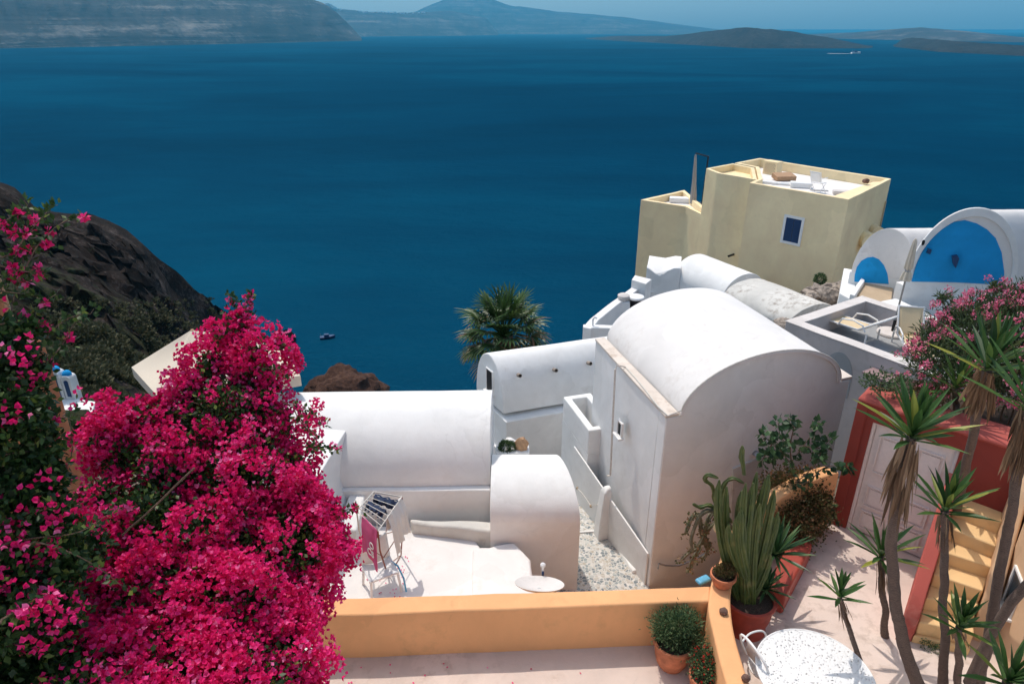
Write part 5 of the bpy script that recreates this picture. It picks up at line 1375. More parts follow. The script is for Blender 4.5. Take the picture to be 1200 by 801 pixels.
# fan palm
def fan_palm(base, crown, s, label):
    r = empty('fan_palm', base, label, 'palm tree')
    MB().tube(curve_pts(base, crown, 0, 8, .05), [.28 * s] * 9, 12).build('trunk', M['bark'], r)
    sp, st, dry = [], [], []
    n = 46
    for i in range(n):
        q = i / n; a = i * 2.39996; el = R(80 - 118 * q)
        d = Vector((math.cos(a) * math.cos(el), math.sin(a) * math.cos(el), math.sin(el)))
        pl_ = s * (.75 + .2 * random.random()); hub = Vector(crown) + d * pl_ - Vector((0, 0, .15 * s * q))
        st.append([Vector(crown) + d * .1, Vector(crown) + d * pl_ * .5 + Vector((0, 0, .05)), hub])
        t, sd_, u_ = frame_from(d)
        rr_ = random.uniform(.1, .7) if q < .8 else random.uniform(.3, 1)
        for k in range(19):
            an = (k / 18 - .5) * 3.6; dd = (t * math.cos(an) + sd_ * math.sin(an) + u_ * .12 * abs(math.sin(an))).normalized()
            tgt = dry if (q > .80 or (q > .45 and random.random() < .14)) else sp
            tgt.append((hub, dd, s * (.62 + .12 * math.cos(an)) * random.uniform(.85, 1.1), .075 * s, .7 + .5 * q, min(1, max(0, rr_ + random.uniform(-.12, .12)))))
    for i in range(340):
        a = random.uniform(0, 6.283); q = random.random()
        d = Vector((math.cos(a) * .35, math.sin(a) * .35, -1)); o = Vector((math.cos(a), math.sin(a), 0)) * s * random.uniform(.2, .6)
        dry.append((Vector(crown) + o + Vector((0, 0, -.15 - q * 1.1 * s)), d, s * random.uniform(.4, .8), .05 * s, .4, random.random()))
    blades('fronds', sp, M['palm'], r, 3); blades('dry_fronds', dry, M['palm_dry'], r, 3)
    mb = MB()
    for p in st: mb.tube(p, [.03 * s, .02 * s, .012 * s], 5)
    mb.build('leaf_stalks', M['palm'], r)
pc_ = at(590, 393, y=25); fan_palm(pc_ - up * 8, pc_, 1.38, 'shaggy fan palm with brown dead fronds standing against the deep blue sea')

# bougainvillea
def px_blobs(tab): return [(tuple(at(px, py, d=d)), rp * d / F) for px, py, rp, d in tab]
BT = [(281, 372, 12, 6.6), (276, 392, 18, 6.6), (298, 425, 26, 6.5), (250, 432, 24, 6.5), (226, 464, 26, 6.4), (186, 494, 30, 6.2), (306, 455, 24, 6.5), (320, 500, 28, 6.4), (122, 518, 18, 5.9), (158, 492, 20, 6.1), (265, 490, 46, 6.3), (145, 532, 30, 6.0),
      (205, 548, 48, 6.0), (285, 560, 52, 6.1), (336, 560, 32, 6.25), (366, 602, 32, 6.3), (381, 630, 24, 6.35), (376, 662, 22, 6.3), (118, 588, 32, 5.7), (170, 615, 48, 5.6), (250, 640, 60, 5.7), (330, 650, 50, 5.9), (352, 700, 28, 5.75),
      (120, 680, 44, 5.2), (195, 710, 62, 5.2), (280, 720, 60, 5.3), (335, 745, 34, 5.35), (300, 800, 66, 5.0), (200, 800, 72, 4.8), (130, 790, 50, 4.6), (345, 800, 26, 5.2), (250, 880, 110, 4.7), (150, 880, 90, 4.4), (88, 640, 30, 5.2), (75, 735, 40, 4.8), (60, 790, 30, 4.5)]
bl = px_blobs(BT)
def bougainvillea(name, bl, label, trunk, dens_cl, nf, dens_leaf, dark=0.0, cl_r=.085, fl=.030):
    r = empty(name, trunk, label, 'bougainvillea')
    Cp, Cd = blob_points(bl, dens_cl, .10, .82)
    # lobed, uneven outline: move clusters in and out, drop some
    nz = np.array([noise.fractal(Vector(p) * 2.6, 1, 2.1, 3) for p in Cp]); nz = np.where(nz > 0, nz, nz * 1.5)
    dens_n = np.array([noise.noise(Vector(p) * 1.9 + Vector((4, 2, 7))) for p in Cp])
    Cp = Cp + Cd * (nz * .26)[:, None]
    keep = (dens_n + rng.normal(size=len(Cp)) * .22) > (-.16 + dark); Cp, Cd, nz = Cp[keep], Cd[keep], nz[keep]
    n = len(Cp) * nf
    k = np.repeat(np.arange(len(Cp)), nf); off = rdir(n) * (cl_r * (rng.random((n, 1)) ** .45)) * (0.7 + .6 * rng.random((len(Cp), 1)))[k]
    P = Cp[k] + off + Cd[k] * .02
    od = off / (np.linalg.norm(off, axis=1, keepdims=True) + 1e-6) + Cd[k] * .6 + rdir(n) * .5
    od /= np.linalg.norm(od, axis=1, keepdims=True)
    # three bracts to a flower
    P3 = np.repeat(P, 3, 0); od3 = np.repeat(od, 3, 0); sd_ = np.cross(od3, np.repeat(rdir(n), 3, 0)); sd_ /= np.linalg.norm(sd_, axis=1, keepdims=True)
    ang = np.tile(np.array([0, 2.094, 4.189]), n); t2 = np.cross(od3, sd_)
    s0 = np.repeat(sd_[::3], 3, 0); t0 = np.repeat(t2[::3], 3, 0)
    rad = s0 * np.cos(ang)[:, None] + t0 * np.sin(ang)[:, None]
    axis = rad * .75 + od3 * .8; side = np.cross(axis, od3)
    cr_ = np.repeat(np.clip(rng.random(len(Cp)) * .5 + .25, 0, 1)[k] + rng.normal(size=n) * .2, 3)
    cards('flowers', P3, axis, side, fl * rng.uniform(.8, 1.25, n * 3), fl * .95 * rng.uniform(.8, 1.2, n * 3), M['bract'], r, fold=.2, rnd=np.clip(cr_, 0, 1))
    Lp, Ld = blob_points(bl, dens_leaf, .10, .7); Lp = Lp - Ld * (.10 * rng.random((len(Lp), 1)) + .03)
    sh = rng.random(len(Lp)) < .45; Lp[sh] -= Ld[sh] * .16
    cards('foliage', Lp, Ld * .5 + rdir(len(Lp)), rdir(len(Lp)), rng.uniform(.035, .065, len(Lp)), rng.uniform(.025, .042, len(Lp)), M['boug_leaf'], r)
    mb = MB()
    for c, rad_ in bl[::2]:
        c = Vector(c); mb.tube(curve_pts(trunk, c, -.15, 8, .12), [.035 - .0032 * i for i in range(9)], 6)
        for q in range(3):
            e_ = c + Vector(rdir(1)[0]) * rad_ * .95; mb.tube(curve_pts(c, e_, 0, 4, .05), [.012, .01, .008, .006, .004], 5)
    mb.build('branches', M['stem'], r)
    return r
tb_ = at(230, 700, y=5.6); tb_.z = FLOOR - .6
bg_ = bougainvillea('bougainvillea', bl, 'huge magenta bougainvillea in full bloom spilling over the ochre wall', tb_, 150, 20, 2000, 0, .085, .032)
# sprays reaching out
def sprays(parent, specs, mat_l='boug_leaf', fl_n=3, pf=.42):
    mb = MB(); lb_p, lb_a = [], []; fp_, fa_ = [], []
    for (p0, p1, sag) in specs:
        pts = curve_pts(at(*p0[:2], d=p0[2]), at(*p1[:2], d=p1[2]), sag, 12, .06); mb.tube(pts, [.006 * (1 - .06 * i) for i in range(13)], 5)
        for i, p in enumerate(pts[2:]):
            for _ in range(4):
                dd = Vector(rdir(1)[0]); lb_p.append(p + dd * .015); lb_a.append(dd + Vector((0, 0, .2)))
            if random.random() < pf:
                o = Vector(rdir(1)[0]) * .04
                for _ in range(fl_n * 3): dd = Vector(rdir(1)[0]); fp_.append(p + o + dd * .008); fa_.append(dd)
    mb.build('sprays', M['stem'], parent)
    n = len(lb_p); cards('spray_leaves', np.array(lb_p), np.array(lb_a), rdir(n), rng.uniform(.035, .06, n), rng.uniform(.025, .04, n), M[mat_l], parent, rnd=rng.uniform(.3, 1, n))
    n = len(fp_)
    if n: cards('spray_flowers', np.array(fp_), np.array(fa_), rdir(n), rng.uniform(.03, .045, n), rng.uniform(.028, .04, n), M['bract'], parent)['kind'] = 'stuff'
sprays(bg_, [((300, 400, 6.5), (335, 410, 6.5), .0), ((330, 470, 6.3), (382, 497, 6.3), -.05), ((350, 520, 6.3), (392, 528, 6.2), 0), ((345, 480, 6.4), (372, 520, 6.3), 0), ((285, 370, 6.6), (268, 345, 6.6), 0), ((285, 370, 6.6), (292, 343, 6.6), 0), ((240, 420, 6.4), (262, 384, 6.4), 0), ((290, 430, 6.4), (340, 440, 6.3), -.04), ((380, 600, 6.2), (425, 598, 6.2), 0)])
MB().tube(curve_pts(at(143, 627, d=4.9), at(228, 548, d=5.0), 0, 8, .02), .007, 6).build('bare_branch', M['stem'], bg_)

vt_ = [(10, 430, 40, 4.3), (20, 480, 45, 4.2), (35, 530, 42, 4.3), (15, 580, 55, 4.2), (50, 600, 42, 4.3), (60, 650, 45, 4.4), (20, 660, 60, 4.2), (40, 560, 40, 4.3), (20, 390, 26, 4.3), (38, 440, 28, 4.4), (-30, 500, 70, 4.1), (-30, 620, 80, 4.1), (40, 720, 60, 4.2), (-20, 720, 80, 4.0), (95, 640, 34, 4.8), (30, 790, 60, 4.2), (80, 840, 70, 4.1), (10, 870, 90, 4.0)]
tr2 = at(10, 760, d=4.4); tr2.z = FLOOR - .5
vn = bougainvillea('shaded_vine', px_blobs(vt_), 'darker bougainvillea vine climbing the terracotta wall at far left', tr2, 110, 6, 2600, .26, .07, .030)
sprays(vn, [((10, 400, 4.3), (40, 255, 4.4), 0), ((20, 300, 4.3), (68, 240, 4.5), 0), ((20, 330, 4.3), (96, 252, 4.6), -.05), ((0, 350, 4.3), (30, 265, 4.4), 0), ((0, 300, 4.3), (66, 285, 4.5), 0), ((10, 420, 4.3), (65, 345, 4.5), -.05), ((30, 430, 4.4), (110, 362, 4.6), -.1), ((20, 450, 4.4), (85, 400, 4.6), 0), ((40, 440, 4.4), (92, 365, 4.6), 0), ((45, 470, 4.4), (78, 490, 4.5), 0), ((0, 380, 4.2), (55, 378, 4.4), 0), ((0, 260, 4.2), (40, 275, 4.3), 0), ((-10, 340, 4.2), (45, 350, 4.3), 0), ((60, 600, 4.5), (90, 470, 4.7), 0),
             ((0, 625, 4.0), (60, 590, 4.0), 0), ((0, 640, 3.9), (130, 600, 4.2), .05), ((30, 640, 3.9), (150, 690, 4.3), -.1), ((0, 730, 3.6), (60, 690, 3.8), 0), ((0, 260, 4.2), (28, 235, 4.3), 0), ((0, 310, 4.2), (50, 318, 4.3), 0)], fl_n=5, pf=.17)

# oleander
ot = [(1100, 425, 34, 9.5), (1135, 400, 40, 9.6), (1150, 372, 28, 9.8), (1185, 360, 26, 9.8), (1185, 395, 42, 9.6), (1120, 378, 20, 9.8), (1215, 380, 44, 9.7), (1105, 350, 9, 9.8), (1165, 338, 9, 9.8), (1165, 430, 40, 9.4), (1210, 430, 45, 9.4), (1090, 400, 20, 9.8)]
ob_ = px_blobs(ot); tp = at(1160, 520, d=9.6); tp.z = -7.2
ol = empty('oleander', tp, 'pink flowering oleander bush at the right edge behind the yuccas', 'oleander')
P, D = blob_points(ob_, 1000, .22, .55); P = P - D * (.2 * rng.random((len(P), 1)))
cards('foliage', P, D * .6 + rdir(len(P)) * .8 + np.array([0, 0, .5]), rdir(len(P)), rng.uniform(.07, .13, len(P)), rng.uniform(.014, .022, len(P)), M['oleander_leaf'], ol)
Cp, Cd = blob_points(ob_, 34, .10, .8); n = len(Cp) * 26; k = np.repeat(np.arange(len(Cp)), 26)
P = Cp[k] + Cd[k] * .05 + rdir(n) * (.055 * rng.random((n, 1)) ** .4)
cards('flowers', P, rdir(n) + Cd[k] * .5, rdir(n), rng.uniform(.022, .035, n), rng.uniform(.02, .03, n), M['oleander_bloom'], ol)
mb = MB()
for c, r_ in ob_: mb.tube(curve_pts(tp, c, 0, 8, .08), [.03 - .003 * i for i in range(9)], 6)
mb.build('branches', M['stem'], ol)

# ground plants on the bed behind the gatehouse
def bush(name, tab, label, mat, dens, ll, lw, cat='plant', stem=True, base=None, spiky=False, blooms=None, parent=None, group=None):
    b = px_blobs(tab) if len(tab[0]) == 4 else tab
    c0 = Vector(b[0][0]); base = Vector(base) if base is not None else Vector((c0.x, c0.y, c0.z - b[0][1]))
    r = parent or empty(name, base, label, cat, group)
    P, D = blob_points(b, dens, .25, .5); P = P - D * (.35 * min(x[1] for x in b) * rng.random((len(P), 1)))
    cards('foliage', P, D + rdir(len(P)) * .8 + np.array([0, 0, .3]), rdir(len(P)), rng.uniform(ll * .7, ll * 1.2, len(P)), rng.uniform(lw * .8, lw * 1.2, len(P)), M[mat], r)
    if stem:
        mb = MB()
        for c, rr_ in b: mb.tube(curve_pts(base, c, 0, 5, .03), [.012, .01, .008, .007, .006, .004], 5)
        mb.build('stems', M['stem'], r)
    if blooms:
        mt_, dn, sz_ = blooms; P, D = blob_points(b, dn, .08, .8); n = len(P) * 8; k = np.repeat(np.arange(len(P)), 8)
        P = P[k] + rdir(n) * sz_ * .5 + D[k] * .01
        cards('flowers', P, rdir(n) + D[k] * .6, rdir(n), np.full(n, sz_), np.full(n, sz_ * .8), M[mt_], r)['kind'] = 'stuff'
    return r
bush('bed_shrub', [(1032, 447, 12, 9.6), (1055, 452, 12, 9.6), (1018, 446, 8, 9.7)], 'leafy green shrub just behind the red gatehouse coping', 'herb_leaf', 1400, .05, .022, 'shrub')
bush('bronze_shrub', [(1082, 458, 11, 9.6), (1102, 460, 12, 9.5)], 'bronze coloured low shrub behind the coping beneath the oleander', 'brown_leaf', 1800, .04, .025, 'shrub')
yucca(at(1118, 480, z=-5.8), at(1120, 455, y=8.0), .05, .045, .55, 'dark stemless yucca growing behind the gatehouse between shrub and oleander', 44, 0, width=.05, axis=(0, -.1, 1), group=None)

# ================================================================== POTS AND COURTYARD PLANTS
def pot(loc, r, h, mat, label, rim=.03, taper=.62, tilt=None, group=None, name='plant_pot', n=36, plant=None):
    e_ = empty(name, loc, label, 'plant pot', group)
    prof = [(r * taper, 0), (r * .80, h * .2), (r * .93, h * .5), (r * .97, h * .82), (r * .97, h - rim * 1.6), (r * 1.07, h - rim * 1.5), (r * 1.07, h), (r * .94, h), (r * .92, h - .05), (.01, h - .055)]
    MB().lathe(loc, prof, n, tilt).build('pot', M[mat], e_, smooth=50)
    T_ = tilt or Matrix.Identity(3)
    MB().lathe(Vector(loc) + T_ @ Vector((0, 0, h - .05)), [(r * .93, 0), (r * .5, .012), (.01, .02)], n, tilt).build('soil', M['soil'], e_)
    return e_
# rosemary pot on the lower terrace
l_ = at(787, 790, z=FL); l_ = Vector((1.95, 5.78, FL)); l_ = at(786, 778, z=FL)
pot(l_, .225, .40, 'terracotta', 'large round terracotta pot of grey green rosemary on the lower terrace', group=None)
bush('rosemary', [(tuple(l_ + Vector((.02, .03, .5))), .19), (tuple(l_ + Vector((.12, .08, .58))), .17), (tuple(l_ + Vector((-.10, .06, .56))), .16), (tuple(l_ + Vector((.2, -.06, .46))), .13), (tuple(l_ + Vector((.05, -.02, .68))), .12)],
     'grey green rosemary bush growing in the large terracotta pot', 'herb_leaf', 5200, .045, .012, base=l_ + up * .36)
l2_ = at(823, 812, z=FL)
pot(l2_, .17, .30, 'terracotta', 'terracotta pot with red blossoms at the bottom edge')
bush('red_flower', [(tuple(l2_ + Vector((0, .0, .4))), .14), (tuple(l2_ + Vector((-.02, .10, .46))), .12), (tuple(l2_ + Vector((.08, .03, .44))), .10)], 'small plant covered in red blossoms at the foot of the curved wall', 'herb_leaf', 4500, .035, .018, base=l2_ + up * .28, blooms=('red_bloom', 260, .014))
# small pot on the wall
wp = at(846, 684, z=TOPW + .02)
pot(wp, .15, .17, 'terracotta', 'small shallow terracotta bowl standing on the curved ochre wall', taper=.7)
bush('stonecrop', [(tuple(wp + Vector((.03, 0, .22))), .075), (tuple(wp + Vector((-.04, .02, .19))), .06), (tuple(wp + Vector((.05, .04, .27))), .05)], 'tiny olive green stonecrop in the bowl on the wall', 'brown_leaf', 9000, .03, .02, base=wp + up * .13)
for i, (px, py, z, s_) in enumerate(((848, 716, TOPW + .05, .05), (874, 794, TOPW + .05, .045))):
    tag(rockmesh('stone', at(px, py, z=z), (s_, s_ * .9, s_), M['stone'], seed=20 + i, sub=3, amp=.15), ['brown stone on the curved wall just under the terracotta bowl', 'brown stone on the curved wall at the bottom edge beside lace table'][i], 'stone')

# cactus and its pot
cpos = at(872, 733, z=FL)
pot(cpos, .31, .50, 'redpot', 'big red glazed pot holding the tall column cactus', rim=.02, taper=.85, name='cactus_pot')
cb = cpos + up * .45
ca = empty('column_cactus', cb, 'tall ribbed green column cactus with many upright arms in red pot', 'cactus')
def rib_tube(pts, rad, parent, name='arm', mat='cactus', ribs=5, amp=.55):
    mb = MB(); rings = []
    pts = [Vector(p) for p in pts]; n = ribs * 6
    t0 = (pts[1] - pts[0]).normalized(); s = t0.cross(Vector((1, .2, 0)).normalized()).normalized()
    for i, p in enumerate(pts):
        t = (pts[min(i + 1, len(pts) - 1)] - pts[max(i - 1, 0)]).normalized(); s = (s - t * s.dot(t)).normalized(); u = t.cross(s)
        rings.append([p + (s * math.cos(a) + u * math.sin(a)) * rad[i] * (1 - amp * .5 + amp * .5 * math.cos(ribs * a)) for a in [2 * math.pi * k / n for k in range(n)]])
    return mb.loft(rings).build(name, M[mat], parent, smooth=55)
arms = [(838, 562, .00), (848, 552, .02), (858, 548, .05), (868, 545, .0), (879, 541, .05), (889, 543, -.03), (897, 546, .04), (905, 556, .05), (913, 556, -.02), (874, 560, -.12), (862, 575, -.15), (884, 566, -.12), (900, 570, -.10), (851, 590, -.12), (893, 590, -.14), (842, 580, .05), (868, 590, -.18), (907, 618, -.12), (918, 600, 0)]
ycen = cb.y + .02
for i, (px, py, dy_) in enumerate(arms):
    if i in (2, 4, 12, 15): continue
    px = 875 + (px - 875) * .86
    py += (0, 18, 6, 30, 0, 10, 24)[i % 7]
    tip = at(px, py, y=ycen + .12 + dy_ * 1.2 + random.uniform(-.03, .03))
    foot_ = cb + Vector(((i % 5 - 2) * .03 - .05 + (px - 875) * .001, dy_ * .5, 0))
    if i % 3 == 1 and i > 2: foot_ = foot_ + (tip - foot_) * .33 + Vector((-.05 if px > 875 else .05, 0, 0))
    hub = foot_.lerp(tip, random.uniform(.25, .45)); hub = Vector((hub.x * .35 + (tip.x + (cb.x - .03 - tip.x) * .3) * .65, hub.y, hub.z))
    pts = []
    for k in range(13):
        t = k / 12; pts.append(foot_ * (1 - t) ** 2 + Vector((tip.x, tip.y, foot_.z + (tip.z - foot_.z) * .58)) * 2 * t * (1 - t) + tip * t * t)
    r0 = random.uniform(.044, .055); rad = [r0 * .8] + [r0 * random.uniform(.92, 1.08) for _ in range(9)] + [r0 * .95, r0 * .75, r0 * .2]
    rib_tube(pts, rad, ca)
y0 = ycen + .1; rib_tube([at(px, py, y=y0) for px, py in ((872, 556), (871, 545), (869, 535), (870, 526), (870, 522))], [.02, .025, .035, .03, .01], ca)
# snake cactus creeping over the wall
sc0 = at(852, 625, z=-6.1)
snk = empty('creeping_cactus', sc0, 'knobbly creeping cactus with curled grey green arms spilling over wall', 'cactus')
snake = [[(858, 620), (846, 606), (832, 598), (822, 602), (815, 615), (810, 632), (812, 646)], [(858, 612), (845, 600), (838, 585), (835, 570), (826, 562), (830, 556), (842, 560)], [(856, 600), (846, 580), (850, 565), (860, 560), (872, 566)], [(846, 606), (832, 592), (820, 594), (812, 590)],
         [(820, 604), (822, 625), (829, 645), (822, 656)], [(822, 602), (812, 604), (808, 612), (803, 626)], [(835, 600), (828, 612), (826, 630), (834, 640)], [(850, 610), (838, 612), (828, 622), (818, 640), (806, 648), (798, 656)], [(822, 640), (812, 655), (808, 668)]]
for i, pl2_ in enumerate(snake):
    yb = at(856, 640, z=-6.1).y + .05
    P = [at(px, py, y=yb + .25 - .03 * k + .03 * (i % 3)) for k, (px, py) in enumerate(pl2_)]; Q = cr(P, 4); n = len(Q)
    rib_tube(Q, [(.034 - .012 * k / n) * random.uniform(.8, 1.2) * (.4 if k in (0, n - 1) else 1) for k in range(n)], snk, mat='cactus' if i in (1, 2, 3) else 'cactus_grey', amp=.4)
b_, d_ = [], []
for i, pl2_ in enumerate(snake[4:]):
    for (px, py) in pl2_[1:]:
        for _ in range(18):
            b_.append(at(px + random.uniform(-5, 5), py + random.uniform(-5, 5), y=yb + .15)); d_.append(Vector(rdir(1)[0]))
cards('buds', np.array(b_), np.array(d_), rdir(len(b_)), np.full(len(b_), .04), np.full(len(b_), .03), M['brown_leaf'], snk)['kind'] = 'stuff'
pad = MB(); c = at(843, 618, y=yb + .1); pad.lathe(c, [(.01, -.03), (.07, -.01), (.08, .01), (.01, .03)], 14, tilt=Vector((-.3, -1, .4)).to_track_quat('Z', 'Y').to_matrix()); pad.build('yellow_pad', M['yellow'], snk)
tag(MB().box(at(824, 679, z=-7.2), (.22, .12, .06), rz=.5).build('blue_basin', M['blue_plastic'], bevel=.03), 'light blue plastic basin below the corner where the ochre walls meet', 'basin')

# agave rosettes in long red trough
tr_ = at(920, 695, z=FL); 
tro = empty('long_trough', tr_, 'long low red planter holding spiky agaves beside the cactus', 'planter')
ta, tb2 = at(905, 712, z=FL), at(935, 655, z=FL); dtt = (tb2 - ta).normalized()
MB().box((ta + tb2) / 2 + up * .17, ((tb2 - ta).length + .1, .28, .34), rz=math.atan2(dtt.y, dtt.x)).build('trough', M['redpot'], tro, bevel=.04, wob=.008)
def agave(c, L_, n, label, up_=.9, width=.045, name='agave', mat='agave'):
    r = empty(name, c, label, 'agave'); sp = []
    for i in range(n):
        q = i / n; a = i * 2.39996; el = R(85 - 85 * q)
        sp.append((Vector(c), (math.cos(a) * math.cos(el), math.sin(a) * math.cos(el), math.sin(el)), L_ * random.uniform(.8, 1.1), width, .25 * q, random.random()))
    blades('leaves', sp, M[mat], r); return r
agave(at(908, 650, y=ta.y + .1), .52, 60, 'larger dark green agave with narrow radiating leaves beside cactus arms')
agave(at(897, 690, y=ta.y - .2), .36, 46, 'smaller dark green agave just above the red cactus pot')
l3 = at(926, 648, z=FL); pot(l3, .14, .24, 'terracotta', 'terracotta pot under the bronze leaved bush by ochre wall')
l4 = at(935, 632, z=FL); pot(l4, .11, .2, 'terracotta', 'little terracotta pot tucked behind the bronze bush at back wall')
bush('bronze_bush', [(925, 592, 26, 10.2), (948, 602, 24, 10.2), (915, 612, 26, 10.0), (938, 575, 24, 10.3), (915, 572, 20, 10.2), (930, 625, 22, 10.0), (955, 585, 18, 10.3)], 'bronze and olive leaved bush between the cactus and the back wall', 'brown_leaf', 2300, .042, .034, base=l3 + up * .2)
# fig tree
fb = at(935, 625, z=FL) + Vector((0, .1, 0))
fg = empty('fig_tree', fb, 'thin branched young fig tree against the white gable wall', 'fig tree')
FYv = fb.y
fig = [[(935, 600), (933, 570), (928, 545), (926, 522), (930, 500), (925, 490)], [(928, 545), (915, 528), (905, 520), (893, 508)], [(926, 522), (915, 512), (912, 495)], [(928, 540), (942, 522), (952, 508), (960, 495)], [(942, 522), (960, 525), (972, 515)],
       [(933, 570), (950, 562), (965, 548), (985, 545), (995, 548)], [(950, 562), (960, 572), (972, 590), (975, 605)], [(905, 520), (898, 530), (893, 540)], [(933, 565), (955, 545), (962, 530)], [(915, 528), (905, 535)]]
mb = MB(); lp_, la_ = [], []
for i, pl3 in enumerate(fig):
    P = cr([at(px, py, y=FYv - .1 * (i % 3)) for px, py in pl3], 3)
    mb.tube(P, [max(.004, .016 - .012 * k / len(P)) if i == 0 else .008 - .004 * k / len(P) for k in range(len(P))], 6)
    for k, p in enumerate(P):
        if i == 0 and k < 8: continue
        for _ in range(4 if k < len(P) - 3 else 9):
            d = Vector(rdir(1)[0]); lp_.append(p + d * random.uniform(.01, .06)); la_.append(d + Vector((0, 0, -.2)))
mb.build('branches', M['stem'], fg); n = len(lp_)
cards('foliage', np.array(lp_), np.array(la_), rdir(n), rng.uniform(.08, .14, n), rng.uniform(.06, .10, n), M['fig_leaf'], fg)
# fallen leaf bits / weeds near steps
bush('step_weed', [(tuple(at(1085, 755, z=FL + .03)), .07), (tuple(at(1100, 762, z=FL + .03)), .06), (tuple(at(1072, 748, z=FL + .02)), .04)], 'small green weeds sprouting along the bottom step', 'herb_leaf', 6000, .02, .015, stem=False)

# ================================================================== LACE TABLE AND CHAIR
def lace_mat():
    m, nt, out = nodes('white_cast_lace'); m.surface_render_method = 'DITHERED' if hasattr(m, 'surface_render_method') else None
    tc = nt.nodes.new('ShaderNodeTexCoord'); co = tc.outputs['Object']
    v = nt.nodes.new('ShaderNodeTexVoronoi'); v.feature = 'SMOOTH_F1'; v.inputs['Scale'].default_value = 38; L(nt, co, v.inputs['Vector'])
    f = ramp(nt, v.outputs['Distance'], [(.19, (0, 0, 0)), (.215, (1, 1, 1))])
    b = nt.nodes.new('ShaderNodeBsdfPrincipled'); b.inputs['Base Color'].default_value = (.80, .79, .78, 1); b.inputs['Roughness'].default_value = .45
    L(nt, f, b.inputs['Alpha'])
    bp = nt.nodes.new('ShaderNodeBump'); bp.inputs['Strength'].default_value = .7; bp.inputs['Distance'].default_value = .01; L(nt, v.outputs['Distance'], bp.inputs['Height']); L(nt, bp.outputs[0], b.inputs['Normal'])
    L(nt, b.outputs[0], out.inputs[0]); return m
M['lace'] = lace_mat()
tz = FL + .70
tc_ = at(955, 790, z=tz); tbl = empty('lace_table', (tc_.x, tc_.y, FL), 'round white cast metal table with pierced lace top in courtyard', 'table')
RT = .60
MB().lathe(tc_, [(.01, 0), (RT, 0), (RT, .012), (.01, .012)], 64).build('table_top', M['lace'], tbl, smooth=30)
mb = MB(); ring_ = [tc_ + Vector((math.cos(a), math.sin(a), .006 / RT)) * RT for a in [2 * math.pi * k / 64 for k in range(65)]]; mb.tube(ring_, .013, 8, caps=False); mb.build('rim', M['white_paint'], tbl)
for k in range(3):
    a = k * 2.094 + .5; d = Vector((math.cos(a), math.sin(a), 0))
    P = cr([tc_ - up * .02 + d * .08, tc_ - up * .12 + d * .2, tc_ - up * .35 + d * .06, tc_ - up * .6 + d * .2, tc_ - up * .70 + d * .36], 5); MB().tube(P, .018, 8).build('leg', M['white_paint'], tbl)
def iron_chair(loc, rz, label):
    Mx = Matrix.Translation(loc) @ Matrix.Rotation(rz, 4, 'Z'); P = lambda x, y, z: Mx @ Vector((x, y, z))
    r = empty('garden_chair', loc, label, 'chair')
    MB().lathe(P(0, 0, .43), [(.01, 0), (.22, 0), (.22, .012), (.01, .012)], 36).build('seat', M['lace'], r, smooth=30)
    for a in (.6, 2.5, 3.8, 5.6):
        d = (math.cos(a), math.sin(a)); MB().tube(cr([P(d[0] * .17, d[1] * .17, .43), P(d[0] * .20, d[1] * .20, .25), P(d[0] * .16, d[1] * .16, .12), P(d[0] * .25, d[1] * .25, 0)], 4), .013, 8).build('leg', M['white_paint'], r)
    bk = MB(); arc = cr([P(-.23, .12, .43), P(-.25, .2, .62), P(-.2, .27, .82), P(0, .30, .9), P(.2, .27, .82), P(.25, .2, .62), P(.23, .12, .43)], 5); bk.tube(arc, .014, 8); bk.build('back_frame', M['white_paint'], r)
    fl_ = MB()
    fl_.grid(lambda u, v: P((-.2 + .4 * u) * (.55 + .45 * math.sin(math.pi * min(1, v + .3))), .13 + .15 * v, .47 + .38 * v), 10, 8); fl_.build('back_panel', M['lace'], r, solid=.008)
    for s in (-1, 1): MB().tube(cr([P(s * .245, .2, .64), P(s * .30, .05, .66), P(s * .29, -.12, .64), P(s * .22, -.14, .54), P(s * .20, -.1, .43)], 5), .012, 8).build('armrest', M['white_paint'], r)
    return r
iron_chair(at(893, 812, z=FL), 1.9, 'white cast iron garden chair between the curved wall and lace table')

# ================================================================== LAUNDRY
rk0 = Vector(at(447, 672, z=LZ)); 
lr = empty('drying_rack', rk0, 'white wire drying rack with rusty rods standing on the bright roof', 'drying rack')
tl = [at(*p, z=LZ + 1.33) for p in ((437, 577), (470.5, 581), (455, 606), (422, 592))]
ft = [at(*p, z=LZ + .02) for p in ((462, 655), (482, 640), (456, 675), (436, 672))]
tl = [at(438, 576, z=LZ + 1.3), at(471, 582, z=LZ + 1.3), at(443, 622, z=LZ + 1.3), at(418, 598, z=LZ + 1.3)]
ft = [at(446, 668, z=LZ + .02), at(470, 650, z=LZ + .02), at(455, 675, z=LZ + .02), at(437, 672, z=LZ + .02)]
mb = MB()
mb.tube(tl + [tl[0]], .011, 6); mb.build('top_frame', M['cream_pipe'], lr)
for i in range(1, 7):
    t = i / 7; MB().tube([tl[0].lerp(tl[3], t), tl[1].lerp(tl[2], t)], .006, 5).build('rod', M['cream_pipe'], lr)
for i in range(4): MB().tube([tl[i], tl[i] + Vector((0, 0, -.35)), ft[i]], .011, 6).build('leg', M['rust'] if i in (1, 2) else M['cream_pipe'], lr)
MB().tube([ft[0].lerp(tl[0], .45), ft[1].lerp(tl[1], .45), ft[2].lerp(tl[2], .45), ft[3].lerp(tl[3], .45), ft[0].lerp(tl[0], .45)], .009, 6).build('middle_frame', M['rust'], lr)
MB().tube([ft[0], ft[1], ft[2], ft[3], ft[0]], .009, 6).build('base_frame', M['rust'], lr)
